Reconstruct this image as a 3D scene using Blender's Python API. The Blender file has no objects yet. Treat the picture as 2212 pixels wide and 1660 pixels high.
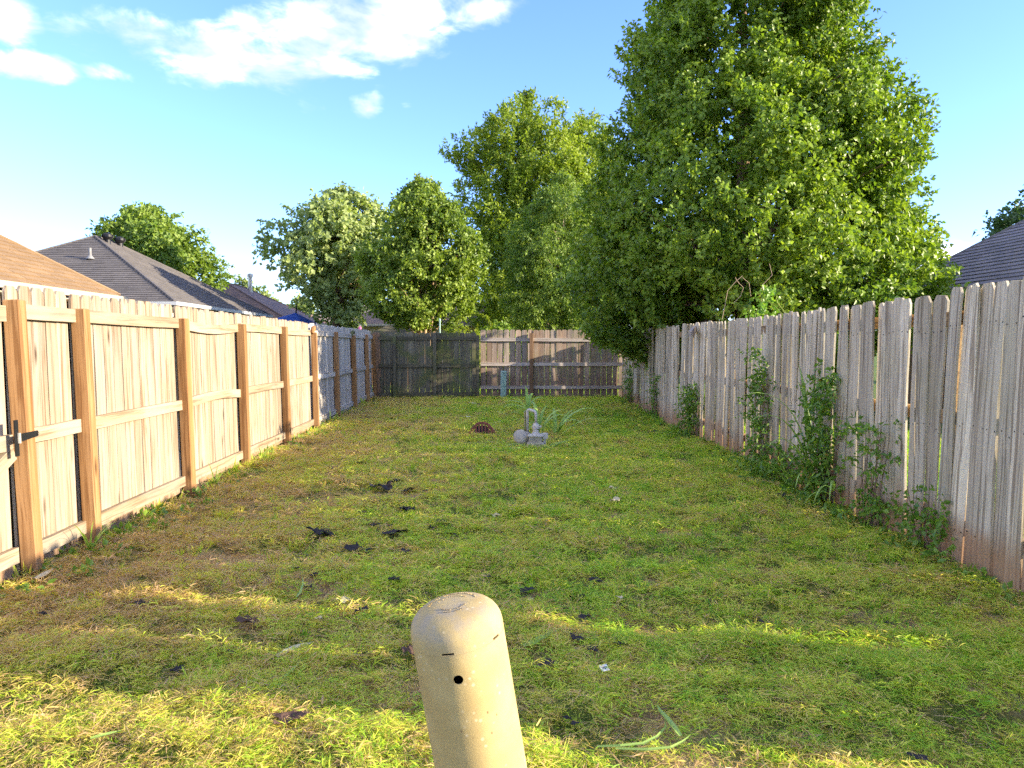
import bpy, bmesh, math, random
import numpy as np
from mathutils import Vector, Matrix, Euler, Quaternion

R = math.radians
rng = np.random.default_rng(11)
random.seed(5)
S = bpy.context.scene
COL = S.collection

# ------------------------------------------------------------------ camera, sky, sun, exposure
FPX, CAMZ, PITCH, YAW = 1610.0, 1.40, 3.02, 2.42          # focal length for a 2212 px wide frame
cam_d = bpy.data.cameras.new('camera')
cam_d.sensor_width = 36.0
cam_d.lens = 36.0 * FPX / 2212.0
cam_d.clip_start = 0.05
cam_d.clip_end = 3000
cam = bpy.data.objects.new('camera', cam_d)
cam.location = (0, 0, CAMZ)
cam.rotation_euler = (R(90 - PITCH), 0, R(-YAW))
COL.objects.link(cam)
S.camera = cam

SUN_EL, SUN_BACK = 15.8, 12.5                               # the sun stands over the yard's east side, a little behind the camera
sun_dir = Vector((math.cos(R(SUN_BACK)) * math.cos(R(SUN_EL)), -math.sin(R(SUN_BACK)) * math.cos(R(SUN_EL)), math.sin(R(SUN_EL))))
sun_d = bpy.data.lights.new('sun', 'SUN')
sun_d.energy = 2.7
sun_d.angle = R(0.53)
sun_d.color = (1.0, 0.86, 0.64)
sun = bpy.data.objects.new('sun', sun_d)
sun.rotation_euler = sun_dir.to_track_quat('Z', 'Y').to_euler()
COL.objects.link(sun)

S.view_settings.view_transform = 'Standard'
S.view_settings.look = 'None'
S.view_settings.exposure = 2.5
S.view_settings.gamma = 1.0
S.render.film_transparent = False
S.cycles.max_bounces = 5
S.cycles.diffuse_bounces = 4
S.cycles.transmission_bounces = 4
S.cycles.transparent_max_bounces = 4
S.cycles.use_denoising = False
S.cycles.use_adaptive_sampling = True
S.cycles.adaptive_threshold = 0.02


def nodes_of(tree):
    def N(kind, **kw):
        n = tree.nodes.new(kind)
        for k, v in kw.items():
            if k.startswith('i_'):
                n.inputs[int(k[2:])].default_value = v
            else:
                setattr(n, k, v)
        return n
    def L(a, b):
        tree.links.new(a, b)
    def M(op, a, b=None, c=None, clamp=False):
        n = tree.nodes.new('ShaderNodeMath'); n.operation = op; n.use_clamp = clamp
        for i, v in enumerate((a, b, c)):
            if v is None: continue
            if isinstance(v, (int, float)): n.inputs[i].default_value = v
            else: tree.links.new(v, n.inputs[i])
        return n.outputs[0]
    def MIX(fac, a, b, blend='MIX'):
        n = tree.nodes.new('ShaderNodeMix'); n.data_type = 'RGBA'; n.blend_type = blend
        for i, v in ((0, fac), (6, a), (7, b)):
            if isinstance(v, (int, float)): n.inputs[i].default_value = v
            elif isinstance(v, (tuple, list)): n.inputs[i].default_value = (v[0], v[1], v[2], 1)
            else: tree.links.new(v, n.inputs[i])
        return n.outputs[2]
    def SM(v, lo, hi, a=0.0, b=1.0):
        n = tree.nodes.new('ShaderNodeMapRange'); n.interpolation_type = 'SMOOTHSTEP'
        n.inputs[1].default_value = lo; n.inputs[2].default_value = hi
        n.inputs[3].default_value = a; n.inputs[4].default_value = b
        tree.links.new(v, n.inputs[0])
        return n.outputs[0]
    def NOISE(vec, scale, detail=4, rough=0.55, dist=0.0):
        n = tree.nodes.new('ShaderNodeTexNoise')
        n.inputs['Scale'].default_value = scale; n.inputs['Detail'].default_value = detail
        n.inputs['Roughness'].default_value = rough; n.inputs['Distortion'].default_value = dist
        if vec is not None: tree.links.new(vec, n.inputs['Vector'])
        return n.outputs['Fac']
    def MAP(vec, scale=(1, 1, 1), loc=(0, 0, 0), rot=(0, 0, 0)):
        n = tree.nodes.new('ShaderNodeMapping')
        n.inputs['Scale'].default_value = scale; n.inputs['Location'].default_value = loc; n.inputs['Rotation'].default_value = rot
        tree.links.new(vec, n.inputs['Vector'])
        return n.outputs[0]
    return N, L, M, MIX, SM, NOISE, MAP


SKY_STRENGTH = 0.15
w = bpy.data.worlds.new('World')
S.world = w
w.use_nodes = True
w.cycles.sampling_method = 'MANUAL'
w.cycles.sample_map_resolution = 512
wt = w.node_tree
wt.nodes.clear()
N, L, M, MIX, SM, NOISE, MAP = nodes_of(wt)
sky = N('ShaderNodeTexSky', sky_type='NISHITA', sun_disc=False)
sky.sun_elevation = R(SUN_EL)
sky.sun_rotation = R(90 + SUN_BACK)
sky.altitude = 0
sky.air_density = 1.0
sky.dust_density = 0.2
sky.ozone_density = 2.0
tc = N('ShaderNodeTexCoord')
sp = N('ShaderNodeSeparateXYZ'); L(tc.outputs['Generated'], sp.inputs[0])
az = M('ARCTAN2', sp.outputs[0], sp.outputs[1])
el = M('ARCSINE', sp.outputs[2])
cv = N('ShaderNodeCombineXYZ'); L(az, cv.inputs[0]); L(M('MULTIPLY', el, 2.0), cv.inputs[1])
n_big = NOISE(cv.outputs[0], 5.0, 2, 0.5)
n_fine = NOISE(cv.outputs[0], 13.0, 6, 0.6, 0.3)


def azel(px, py):
    v = Vector(((px - 1106) / FPX, -(py - 830) / FPX, -1))
    d = (cam.rotation_euler.to_matrix() @ v).normalized()
    return math.atan2(d.x, d.y), math.asin(d.z)


# clouds: centre x, y, half width, half height (in 2212 px units), tilt, weight
blobs = [(560, 112, 280, 66, -0.06, .82), (790, 45, 260, 76, -0.15, .85), (400, 95, 150, 44, 0.1, 0.66), (850, 110, 60, 36, 0, .75),
         (1060, 15, 90, 40, -0.2, 0.7), (0, 30, 62, 50, 0, 1.0), (60, 140, 75, 26, 0.0, 0.8), (250, 160, 55, 17, 0, 0.65), (150, 62, 130, 26, 0.3, 0.45),
         (790, 228, 36, 30, 0, 0.62), (672, 222, 36, 20, 0, 0.42), (880, 227, 18, 9, 0, .4), (555, 590, 80, 30, 0.0, 0.8), (1990, 560, 120, 42, 0, 0.95), (32, 482, 40, 9, 0, 0.4)]
tot = None
for bx, by, hw, hh, tilt, wt_ in blobs:
    a0, e0 = azel(bx, by)
    da = M('SUBTRACT', az, a0); de = M('SUBTRACT', el, e0)
    u = M('ADD', M('MULTIPLY', da, math.cos(tilt)), M('MULTIPLY', de, -math.sin(tilt)))
    v = M('ADD', M('MULTIPLY', da, math.sin(tilt)), M('MULTIPLY', de, math.cos(tilt)))
    q = M('ADD', M('POWER', M('ABSOLUTE', M('DIVIDE', u, hw / FPX)), 2.0), M('POWER', M('ABSOLUTE', M('DIVIDE', v, hh / FPX)), 2.0))
    m = M('MULTIPLY', M('SUBTRACT', 1.0, M('MULTIPLY', q, 0.55), clamp=True), wt_)
    tot = m if tot is None else M('MAXIMUM', tot, m)
# unseen cloud added over the rest of the sky, thickened to raise ambient light
away = M('MAXIMUM', SM(M('ABSOLUTE', az), 0.72, 1.0), SM(el, 0.5, 0.75))
fill_cloud = M('MULTIPLY', M('MULTIPLY', SM(n_big, 0.40, 0.56), 0.95), away)
tot = M('MAXIMUM', tot, fill_cloud)
dens = SM(M('ADD', M('MULTIPLY', tot, 1.25), M('MULTIPLY', M('SUBTRACT', n_fine, 0.5), 2.1)), 0.36, 1.35)
dens = M('MULTIPLY', dens, SM(tot, 0.02, 0.22))
shade = SM(NOISE(MAP(cv.outputs[0], (1, 1, 1), (0.02, -0.05, 0)), 9.0, 3, 0.55), 0.42, 0.72)
ccol = MIX(shade, (1.3, 1.4, 1.7), (5.6, 5.4, 5.2))
low = SM(el, 0.0, 0.22)
hs = N('ShaderNodeHueSaturation'); hs.inputs['Saturation'].default_value = 1.0; hs.inputs['Value'].default_value = 0.80
L(MIX(1.0, sky.outputs[0], (0.445, 0.53, 0.89), 'MULTIPLY'), hs.inputs['Color'])
colr = MIX(M('MULTIPLY', dens, 0.84), hs.outputs[0], ccol)
bg = N('ShaderNodeBackground'); bg.inputs['Strength'].default_value = SKY_STRENGTH
L(colr, bg.inputs['Color'])
wo = N('ShaderNodeOutputWorld'); L(bg.outputs[0], wo.inputs[0])

# ------------------------------------------------------------------ helpers
camR = cam.rotation_euler.to_matrix()
camP = Vector((0, 0, CAMZ))


def ray(px, py):
    return camR @ Vector(((px - 1106) / FPX, -(py - 830) / FPX, -1))


def at(px, py, Y):
    r = ray(px, py); return camP + r * (Y / r.y)


def gat(px, py, z=0.0):
    r = ray(px, py); return camP + r * ((z - CAMZ) / r.z)


_T = np.random.default_rng(3).random((256, 256))


def vnoise(x, y, s=0):
    x = np.asarray(x, float) + 37.7 * s; y = np.asarray(y, float) + 91.3 * s
    xi = np.floor(x).astype(int); yi = np.floor(y).astype(int)
    fx = x - xi; fy = y - yi
    fx = fx * fx * (3 - 2 * fx); fy = fy * fy * (3 - 2 * fy)
    g = lambda a, b: _T[a % 256, b % 256]
    return (g(xi, yi) * (1 - fx) + g(xi + 1, yi) * fx) * (1 - fy) + (g(xi, yi + 1) * (1 - fx) + g(xi + 1, yi + 1) * fx) * fy


def fbm(x, y, s=0, o=4):
    t = 0; a = 0.5; f = 1.0
    for k in range(o):
        t = t + a * vnoise(np.asarray(x) * f, np.asarray(y) * f, s + k); a *= 0.5; f *= 2.0
    return t / (1 - 0.5 ** o)


def hgt(x, y):
    x = np.asarray(x, float); y = np.asarray(y, float)
    inside = np.clip((2.95 - np.abs(x - 0.2)) / 0.8, 0, 1) * np.clip((18.6 - y) / 1.5, 0, 1)
    near = np.clip((7.5 - y) / 4.0, 0, 1)
    h = 0.05 * (fbm(x * 0.8, y * 0.8, 1) - 0.5) + 0.02 * (fbm(x * 4, y * 4, 2) - 0.5)
    m = np.clip(fbm(x * 1.4 + 0.3 * y, y * 2.6, 5) - 0.47, 0, 1)
    h = h + (0.012 + 0.05 * np.clip((9 - y) / 5.0, 0, 1)) * (fbm(x * 4.6, y * 6.0, 41, 3) - 0.5)
    return h * inside + inside * (0.07 + 0.09 * near) * m


def gz(x, y):
    return float(hgt(x, y))


def mesh(name, verts, faces, mats=(), smooth=False, midx=None):
    me = bpy.data.meshes.new(name)
    me.from_pydata([tuple(v) for v in verts], [], faces)
    for m in mats: me.materials.append(m)
    if midx is not None: me.polygons.foreach_set('material_index', midx)
    if smooth: me.polygons.foreach_set('use_smooth', [True] * len(me.polygons))
    me.update()
    return me


def link(name, me, parent=None, loc=None, rot=None):
    o = bpy.data.objects.new(name, me)
    COL.objects.link(o)
    if parent is not None: o.parent = parent
    if loc is not None: o.location = loc
    if rot is not None: o.rotation_euler = rot
    return o


def tag(o, label=None, cat=None, group=None, kind=None):
    if label: o['label'] = label
    if cat: o['category'] = cat
    if group: o['group'] = group
    if kind: o['kind'] = kind
    return o


def thing(name, label, cat, loc=(0, 0, 0), rot=(0, 0, 0), group=None):
    return tag(link(name, None, None, loc, rot), label, cat, group)


class B:
    """collects shapes for one mesh"""
    def __init__(s):
        s.v = []; s.f = []; s.m = []
    def add(s, vs, fs, mi=0):
        k = len(s.v)
        s.v += [tuple(v) for v in vs]; s.f += [tuple(i + k for i in f) for f in fs]; s.m += [mi] * len(fs)
    def box(s, x0, x1, y0, y1, z0, z1, mi=0):
        s.add([(x0, y0, z0), (x1, y0, z0), (x1, y1, z0), (x0, y1, z0), (x0, y0, z1), (x1, y0, z1), (x1, y1, z1), (x0, y1, z1)],
              [(0, 3, 2, 1), (4, 5, 6, 7), (0, 1, 5, 4), (1, 2, 6, 5), (2, 3, 7, 6), (3, 0, 4, 7)], mi)
    def bbox(s, x0, x1, y0, y1, z0, z1, c=0.005, mi=0):
        """box with chamfered vertical edges and top"""
        pts = [(x0 + c, y0), (x1 - c, y0), (x1, y0 + c), (x1, y1 - c), (x1 - c, y1), (x0 + c, y1), (x0, y1 - c), (x0, y0 + c)]
        cx, cy = (x0 + x1) / 2, (y0 + y1) / 2
        a = [(x, y, z0) for x, y in pts] + [(x, y, z1 - c) for x, y in pts] + [(cx + (x - cx) * (1 - 2 * c / (x1 - x0)), cy + (y - cy) * (1 - 2 * c / (y1 - y0)), z1) for x, y in pts]
        f = []
        for k in range(2):
            for i in range(8):
                j = (i + 1) % 8
                f.append((k * 8 + i, k * 8 + j, k * 8 + 8 + j, k * 8 + 8 + i))
        f.append(tuple(range(16, 24))); f.append(tuple(range(7, -1, -1)))
        s.add(a, f, mi)
    def tube(s, pts, rad, n=8, mi=0, cap=True):
        pts = [Vector(p) for p in pts]
        if isinstance(rad, (int, float)): rad = [rad] * len(pts)
        k0 = len(s.v); up = None
        for i, p in enumerate(pts):
            d = (pts[min(i + 1, len(pts) - 1)] - pts[max(i - 1, 0)]).normalized()
            if up is None:
                up = d.orthogonal().normalized()
            up = (up - d * up.dot(d))
            up = up.normalized() if up.length > 1e-6 else d.orthogonal().normalized()
            sd = d.cross(up)
            for j in range(n):
                a = 2 * math.pi * j / n
                s.v.append(tuple(p + (up * math.cos(a) + sd * math.sin(a)) * rad[i]))
        for i in range(len(pts) - 1):
            for j in range(n):
                a, b = k0 + i * n + j, k0 + i * n + (j + 1) % n
                s.f.append((a, b, b + n, a + n)); s.m.append(mi)
        if cap:
            s.f.append(tuple(k0 + j for j in range(n - 1, -1, -1))); s.m.append(mi)
            e = k0 + (len(pts) - 1) * n
            s.f.append(tuple(e + j for j in range(n))); s.m.append(mi)
    def lathe(s, prof, n=32, mi=0, mat=None, close=False):
        k0 = len(s.v)
        for r_, z in prof:
            for j in range(n):
                a = 2 * math.pi * j / n
                p = Vector((r_ * math.cos(a), r_ * math.sin(a), z))
                s.v.append(tuple(mat @ p if mat else p))
        P = len(prof)
        for i in range(P if close else P - 1):
            for j in range(n):
                a, b = k0 + i * n + j, k0 + i * n + (j + 1) % n
                c, d = k0 + ((i + 1) % P) * n + (j + 1) % n, k0 + ((i + 1) % P) * n + j
                s.f.append((a, b, c, d)); s.m.append(mi)
    def build(s, name, mats, parent=None, smooth=False, loc=None, rot=None):
        if not isinstance(mats, (list, tuple)): mats = [mats]
        me = mesh(name, s.v, s.f, mats, smooth, s.m)
        return link(name, me, parent, loc, rot)


def big_mesh(name, V, F, mat, attr=None, smooth=False):
    """V (n,3), F (m,k) arrays -> mesh, fast; attr: {name: (n,) floats on points}"""
    V = np.ascontiguousarray(V, np.float32); F = np.ascontiguousarray(F, np.int32)
    me = bpy.data.meshes.new(name)
    me.vertices.add(len(V)); me.vertices.foreach_set('co', V.ravel())
    m, k = F.shape
    me.loops.add(m * k); me.loops.foreach_set('vertex_index', F.ravel())
    me.polygons.add(m)
    me.polygons.foreach_set('loop_start', np.arange(0, m * k, k, dtype=np.int32))
    me.polygons.foreach_set('loop_total', np.full(m, k, np.int32))
    if smooth: me.polygons.foreach_set('use_smooth', np.ones(m, bool))
    if mat: me.materials.append(mat)
    for a, vals in (attr or {}).items():
        at_ = me.attributes.new(a, 'FLOAT', 'POINT'); at_.data.foreach_set('value', np.ascontiguousarray(vals, np.float32))
    me.update(calc_edges=True)
    return me


# ------------------------------------------------------------------ materials
def new_mat(name):
    m = bpy.data.materials.new(name); m.use_nodes = True
    t = m.node_tree; t.nodes.clear()
    h = nodes_of(t)
    out = h[0]('ShaderNodeOutputMaterial')
    return m, t, h, out


def simple(name, col, rough=0.6, spec=0.3, metal=0.0, var=0.15, scale=8.0, bump=0.0, dirt=None):
    m, t, (N, L, M, MIX, SM, NOISE, MAP), out = new_mat(name)
    tc = N('ShaderNodeTexCoord')
    n = NOISE(tc.outputs['Object'], scale, 6, 0.6)
    dk = tuple(c * (1 - var) for c in col); lt = tuple(min(1, c * (1 + var)) for c in col)
    c = MIX(SM(n, 0.3, 0.7), dk, lt)
    if dirt:
        n2 = NOISE(tc.outputs['Object'], scale * 0.35, 6, 0.65)
        c = MIX(M('MULTIPLY', SM(n2, 0.5, 0.66), dirt[1]), c, dirt[0])
    p = N('ShaderNodeBsdfPrincipled'); L(c, p.inputs['Base Color'])
    p.inputs['Roughness'].default_value = rough; p.inputs['Specular IOR Level'].default_value = spec; p.inputs['Metallic'].default_value = metal
    if bump:
        b = N('ShaderNodeBump'); b.inputs['Strength'].default_value = bump; b.inputs['Distance'].default_value = 0.01
        L(NOISE(tc.outputs['Object'], scale * 6, 6, 0.6), b.inputs['Height']); L(b.outputs[0], p.inputs['Normal'])
    L(p.outputs[0], out.inputs[0])
    return m


def wood(name, pale, deep, streak, knot=0.0, axis=2, per=0.25, grain=1.0, soil=None, moss=None, bump=0.35, gray=None, sat=1.0, length=1.7):
    """sawn timber: long grain, darker streaks, knots, weathering; axis = grain direction in object space"""
    m, t, (N, L, M, MIX, SM, NOISE, MAP), out = new_mat(name)
    tc = N('ShaderNodeTexCoord'); oi = N('ShaderNodeObjectInfo')
    off = N('ShaderNodeVectorMath', operation='SCALE'); off.inputs[0].default_value = (17.3, 31.7, 53.1); L(oi.outputs['Random'], off.inputs['Scale'])
    ad = N('ShaderNodeVectorMath', operation='ADD'); L(tc.outputs['Object'], ad.inputs[0]); L(off.outputs[0], ad.inputs[1])
    sc1 = [34 * grain] * 3; sc1[axis] = 0.9
    sc2 = [7.0] * 3; sc2[axis] = 0.35
    sc3 = [110 * grain] * 3; sc3[axis] = 2.0
    warp = NOISE(MAP(ad.outputs[0], [4 if i != axis else 1.5 for i in range(3)]), 1.0, 2)
    wv = N('ShaderNodeVectorMath', operation='ADD'); L(ad.outputs[0], wv.inputs[0])
    ws = N('ShaderNodeVectorMath', operation='SCALE'); ws.inputs[0].default_value = (0.03, 0.03, 0.03); L(M('SUBTRACT', warp, 0.5), ws.inputs['Scale']); L(ws.outputs[0], wv.inputs[1])
    g1 = NOISE(MAP(wv.outputs[0], sc1), 1.0, 5, 0.6)
    g2 = NOISE(MAP(wv.outputs[0], sc2), 1.0, 4, 0.55)
    g3 = NOISE(MAP(wv.outputs[0], sc3), 1.0, 3, 0.5)
    c = MIX(SM(g2, 0.36, 0.62), pale, deep)
    c = MIX(M('MULTIPLY', SM(g1, 0.49, 0.64), 0.8), c, streak)
    c = MIX(M('MULTIPLY', SM(g3, 0.5, 0.68), 0.5), c, streak)
    if gray:
        gn = NOISE(MAP(ad.outputs[0], [5 if i != axis else 1.1 for i in range(3)]), 1.0, 4)
        c = MIX(M('MULTIPLY', SM(gn, 0.42, 0.65), gray[1]), c, gray[0])
    if knot:
        kv = [8.0] * 3; kv[axis] = 2.3
        vo = N('ShaderNodeTexVoronoi'); vo.inputs['Scale'].default_value = 1.0; vo.inputs['Randomness'].default_value = 1.0
        L(MAP(wv.outputs[0], kv), vo.inputs['Vector'])
        sc_ = N('ShaderNodeSeparateColor'); L(vo.outputs['Color'], sc_.inputs[0])
        has = M('GREATER_THAN', sc_.outputs[0], 1 - knot)
        d = vo.outputs['Distance']
        kn = M('MULTIPLY', M('SUBTRACT', 1.0, SM(d, 0.05, 0.24)), has)
        c = MIX(M('MULTIPLY', kn, 0.75), c, tuple(x * 0.42 for x in streak))
        core = M('MULTIPLY', M('SUBTRACT', 1.0, SM(d, 0.03, 0.085)), has)
        c = MIX(M('MULTIPLY', core, 0.7), c, (0.05, 0.025, 0.012))
    pr = M('ADD', 1.0 - per, M('MULTIPLY', oi.outputs['Random'], 2 * per))
    hv = N('ShaderNodeHueSaturation'); hv.inputs['Saturation'].default_value = sat
    L(pr, hv.inputs['Value']); L(c, hv.inputs['Color']); c = hv.outputs[0]
    geo = N('ShaderNodeNewGeometry'); gs = N('ShaderNodeSeparateXYZ'); L(geo.outputs['Position'], gs.inputs[0])
    pn = NOISE(geo.outputs['Position'], 3.5, 4)
    if soil:   # splashed earth at the foot
        k = M('SUBTRACT', 1.0, SM(M('ADD', gs.outputs[2], M('MULTIPLY', M('SUBTRACT', pn, 0.5), 0.5)), soil[1] * 0.3, soil[1]))
        c = MIX(M('MULTIPLY', k, soil[2]), c, soil[0])
    if moss:   # moss[1]: amount
        k = M('MULTIPLY', SM(NOISE(geo.outputs['Position'], 2.3, 5), 0.46, 0.62), moss[1])
        c = MIX(k, c, moss[0])
    p = N('ShaderNodeBsdfPrincipled'); L(c, p.inputs['Base Color'])
    p.inputs['Roughness'].default_value = 0.78; p.inputs['Specular IOR Level'].default_value = 0.22
    b = N('ShaderNodeBump'); b.inputs['Strength'].default_value = bump; b.inputs['Distance'].default_value = 0.004
    L(M('ADD', g1, M('MULTIPLY', g3, 0.6)), b.inputs['Height']); L(b.outputs[0], p.inputs['Normal'])
    L(p.outputs[0], out.inputs[0])
    return m


def leafmat(name, dark, light, tip=None, trans=0.32, rough=0.42, spec=0.4, yellow=None, tcol=None):
    m, t, (N, L, M, MIX, SM, NOISE, MAP), out = new_mat(name)
    a = N('ShaderNodeAttribute', attribute_name='tint'); oi = N('ShaderNodeObjectInfo')
    geo = N('ShaderNodeNewGeometry')
    c = MIX(a.outputs['Fac'], dark, light)
    n = NOISE(geo.outputs['Position'], 1.3, 3)
    hv = N('ShaderNodeHueSaturation'); L(c, hv.inputs['Color'])
    L(M('ADD', 0.72, M('MULTIPLY', n, 0.56)), hv.inputs['Value'])
    c = hv.outputs[0]
    if yellow:
        k = M('GREATER_THAN', a.outputs['Fac'], yellow[1]); c = MIX(k, c, yellow[0])
    p = N('ShaderNodeBsdfPrincipled'); L(c, p.inputs['Base Color'])
    p.inputs['Roughness'].default_value = rough; p.inputs['Specular IOR Level'].default_value = spec
    tr = N('ShaderNodeBsdfTranslucent')
    L(MIX(1.0, c, tcol or (1.5, 1.6, 0.55), 'MULTIPLY'), tr.inputs['Color'])
    mx = N('ShaderNodeMixShader'); mx.inputs[0].default_value = trans
    L(p.outputs[0], mx.inputs[1]); L(tr.outputs[0], mx.inputs[2]); L(mx.outputs[0], out.inputs[0])
    return m


M_NEWP = wood('new_picket_wood', (0.355, 0.285, 0.205), (0.27, 0.205, 0.138), (0.135, 0.078, 0.042), knot=0.30, per=0.12, gray=((0.34, 0.305, 0.25), 0.5), soil=((0.30, 0.17, 0.09), 0.12, 0.6))
M_POST = wood('orange_post_wood', (0.36, 0.205, 0.092), (0.285, 0.148, 0.056), (0.165, 0.073, 0.024), knot=0.2, per=0.14, soil=((0.25, 0.14, 0.07), 0.18, 0.5))
M_RAIL = wood('weathered_rail_wood', (0.36, 0.28, 0.185), (0.28, 0.21, 0.13), (0.145, 0.095, 0.055), knot=0.2, axis=1, per=0.12, gray=((0.32, 0.285, 0.225), 0.6))
M_OLDP = wood('silvered_picket_wood', (0.62, 0.535, 0.38), (0.47, 0.395, 0.275), (0.185, 0.135, 0.085), knot=0.16, per=0.22, grain=1.2, soil=((0.36, 0.19, 0.095), 0.42, 0.8), bump=0.6, moss=((0.20, 0.20, 0.06), 0.12))
M_OLDR = wood('old_rail_wood', (0.40, 0.27, 0.13), (0.30, 0.19, 0.085), (0.14, 0.085, 0.04), axis=1, per=0.12)
M_DARKP = wood('mossy_dark_wood', (0.20, 0.18, 0.125), (0.14, 0.125, 0.085), (0.06, 0.052, 0.036), knot=0.08, per=0.28, moss=((0.12, 0.135, 0.045), 0.75), soil=((0.13, 0.085, 0.05), 0.12, 0.5))
M_DARKR = wood('mossy_dark_rail', (0.16, 0.14, 0.09), (0.11, 0.10, 0.065), (0.032, 0.027, 0.018), axis=0, per=0.15, moss=((0.075, 0.085, 0.03), 0.6))
M_REDP = wood('reddish_weathered_wood', (0.46, 0.355, 0.28), (0.34, 0.245, 0.18), (0.16, 0.10, 0.07), knot=0.2, per=0.25, soil=((0.17, 0.09, 0.065), 1.0, 0.55), gray=((0.30, 0.275, 0.245), 0.6), moss=((0.22, 0.23, 0.10), 0.2))
M_REDR = wood('grey_weathered_rail', (0.55, 0.49, 0.44), (0.44, 0.375, 0.325), (0.22, 0.17, 0.14), axis=0, per=0.15)
M_REDPOST = wood('brown_weathered_post', (0.30, 0.185, 0.11), (0.22, 0.13, 0.075), (0.10, 0.06, 0.035), knot=0.15, per=0.1)
M_BARK = simple('grey_brown_bark', (0.22, 0.15, 0.10), 0.9, 0.1, var=0.35, scale=9, bump=0.8)
M_BLACKIRON = simple('black_iron', (0.012, 0.012, 0.013), 0.45, 0.5, metal=0.2)
M_STEEL = simple('zinc_steel', (0.5, 0.46, 0.38), 0.4, 0.5, metal=0.8)

# ------------------------------------------------------------------ ground
def ground_mat():
    m, t, (N, L, M, MIX, SM, NOISE, MAP), out = new_mat('lawn_soil')
    geo = N('ShaderNodeNewGeometry'); P = geo.outputs['Position']
    n1 = NOISE(P, 1.1, 5); n2 = NOISE(P, 9, 6, 0.65); n3 = NOISE(P, 55, 5, 0.7)
    soil = MIX(SM(n2, 0.35, 0.65), (0.26, 0.155, 0.09), (0.42, 0.27, 0.16))
    straw = MIX(SM(n3, 0.35, 0.7), (0.32, 0.23, 0.12), (0.58, 0.45, 0.22))
    green = MIX(SM(n3, 0.3, 0.7), (0.045, 0.075, 0.015), (0.15, 0.19, 0.03))
    c = MIX(SM(NOISE(P, 4.0, 6), 0.42, 0.6), soil, straw)
    c = MIX(SM(n1, 0.36, 0.55), c, green)
    s = N('ShaderNodeSeparateXYZ'); L(P, s.inputs[0])
    outside = M('MAXIMUM', M('MAXIMUM', M('GREATER_THAN', s.outputs[0], 3.8), M('LESS_THAN', s.outputs[0], -2.85)), M('GREATER_THAN', s.outputs[1], 19.4))
    c = MIX(M('MULTIPLY', outside, 0.9), c, MIX(SM(n2, 0.3, 0.7), (0.06, 0.11, 0.02), (0.14, 0.19, 0.045)))
    p = N('ShaderNodeBsdfPrincipled'); L(c, p.inputs['Base Color']); p.inputs['Roughness'].default_value = 0.95; p.inputs['Specular IOR Level'].default_value = 0.1
    b = N('ShaderNodeBump'); b.inputs['Strength'].default_value = 0.8; b.inputs['Distance'].default_value = 0.03
    L(M('ADD', n3, n2), b.inputs['Height']); L(b.outputs[0], p.inputs['Normal'])
    L(p.outputs[0], out.inputs[0])
    return m


M_GROUND = ground_mat()
gx = np.concatenate([[-900, -300, -120, -60, -30, -15, -8, -5], np.arange(-3.4, 4.5, 0.055), [5.5, 8, 15, 30, 60, 120, 300, 900]])
gy = np.concatenate([[-300, -60, -15, -4, 0], np.arange(0.8, 8, 0.055), np.arange(8, 20.4, 0.12), [22, 26, 34, 50, 80, 150, 400, 1500]])
GX, GY = np.meshgrid(gx, gy)
V = np.stack([GX.ravel(), GY.ravel(), hgt(GX.ravel(), GY.ravel())], 1)
nx, ny = len(gx), len(gy)
ii = (np.arange(ny - 1)[:, None] * nx + np.arange(nx - 1)[None, :]).ravel()
F = np.stack([ii, ii + 1, ii + nx + 1, ii + nx], 1)
ground = link('ground', big_mesh('ground', V, F, M_GROUND, smooth=True))
tag(ground, 'bare soil and straw under the mown yard', None, None, 'structure')


# ------------------------------------------------------------------ fences
def picket_mesh(name, wdt, h, th, mat, seed, warp=0.004, bow=0.004, ear=0.03, chip=0.0, nails=None):
    r = random.Random(seed)
    zs = [0, 0.3 * h, 0.62 * h, h - 0.14, h - 0.036, h]
    ph, ph2 = r.uniform(0, 6), r.uniform(0, 6)
    vs, fs = [], []
    e1, e2 = ear * r.uniform(0.6, 1.25), ear * r.uniform(0.6, 1.25)
    for i, z in enumerate(zs):
        dx = warp * math.sin(ph + 4.2 * z / h); dy = bow * math.sin(ph2 + 3.6 * z / h); tw = warp * 2 * math.sin(ph2 + 2.3 * z) / wdt
        lo, hi = -wdt / 2 + (e1 if i == 5 else 0), wdt / 2 - (e2 if i == 5 else 0)
        zz = z + (r.uniform(-chip, chip) if i == 5 else 0)
        for x, y in ((-th / 2, lo), (th / 2, lo), (th / 2, hi), (-th / 2, hi)):
            vs.append((x + dx + y * tw, y + dy, zz + (r.uniform(-chip, chip) if i == 5 else 0)))
    for i in range(5):
        for j in range(4):
            k = (j + 1) % 4
            fs.append((i * 4 + j, i * 4 + k, i * 4 + 4 + k, i * 4 + 4 + j))
    fs += [(3, 2, 1, 0), (20, 21, 22, 23)]
    mi = [0] * len(fs)
    mats = [mat]
    if nails:
        mats.append(M_BLACKIRON)
        for z, side in nails:
            for y in (-wdt * 0.28, wdt * 0.28):
                z1 = z + r.uniform(-0.015, 0.015); y1 = y + r.uniform(-0.008, 0.008)
                dx = warp * math.sin(ph + 4.2 * z1 / h) + (y1 * warp * 2 * math.sin(ph2 + 2.3 * z1) / wdt)
                k = len(vs); q = 0.0042
                vs += [(side * (th / 2 + 0.0012) + dx, y1 + a, z1 + b) for a, b in ((-q, -q), (q, -q), (q, q), (-q, q))]
                fs.append((k, k + 1, k + 2, k + 3)); mi.append(1)
    return mesh(name, vs, fs, mats, False, mi)


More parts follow.
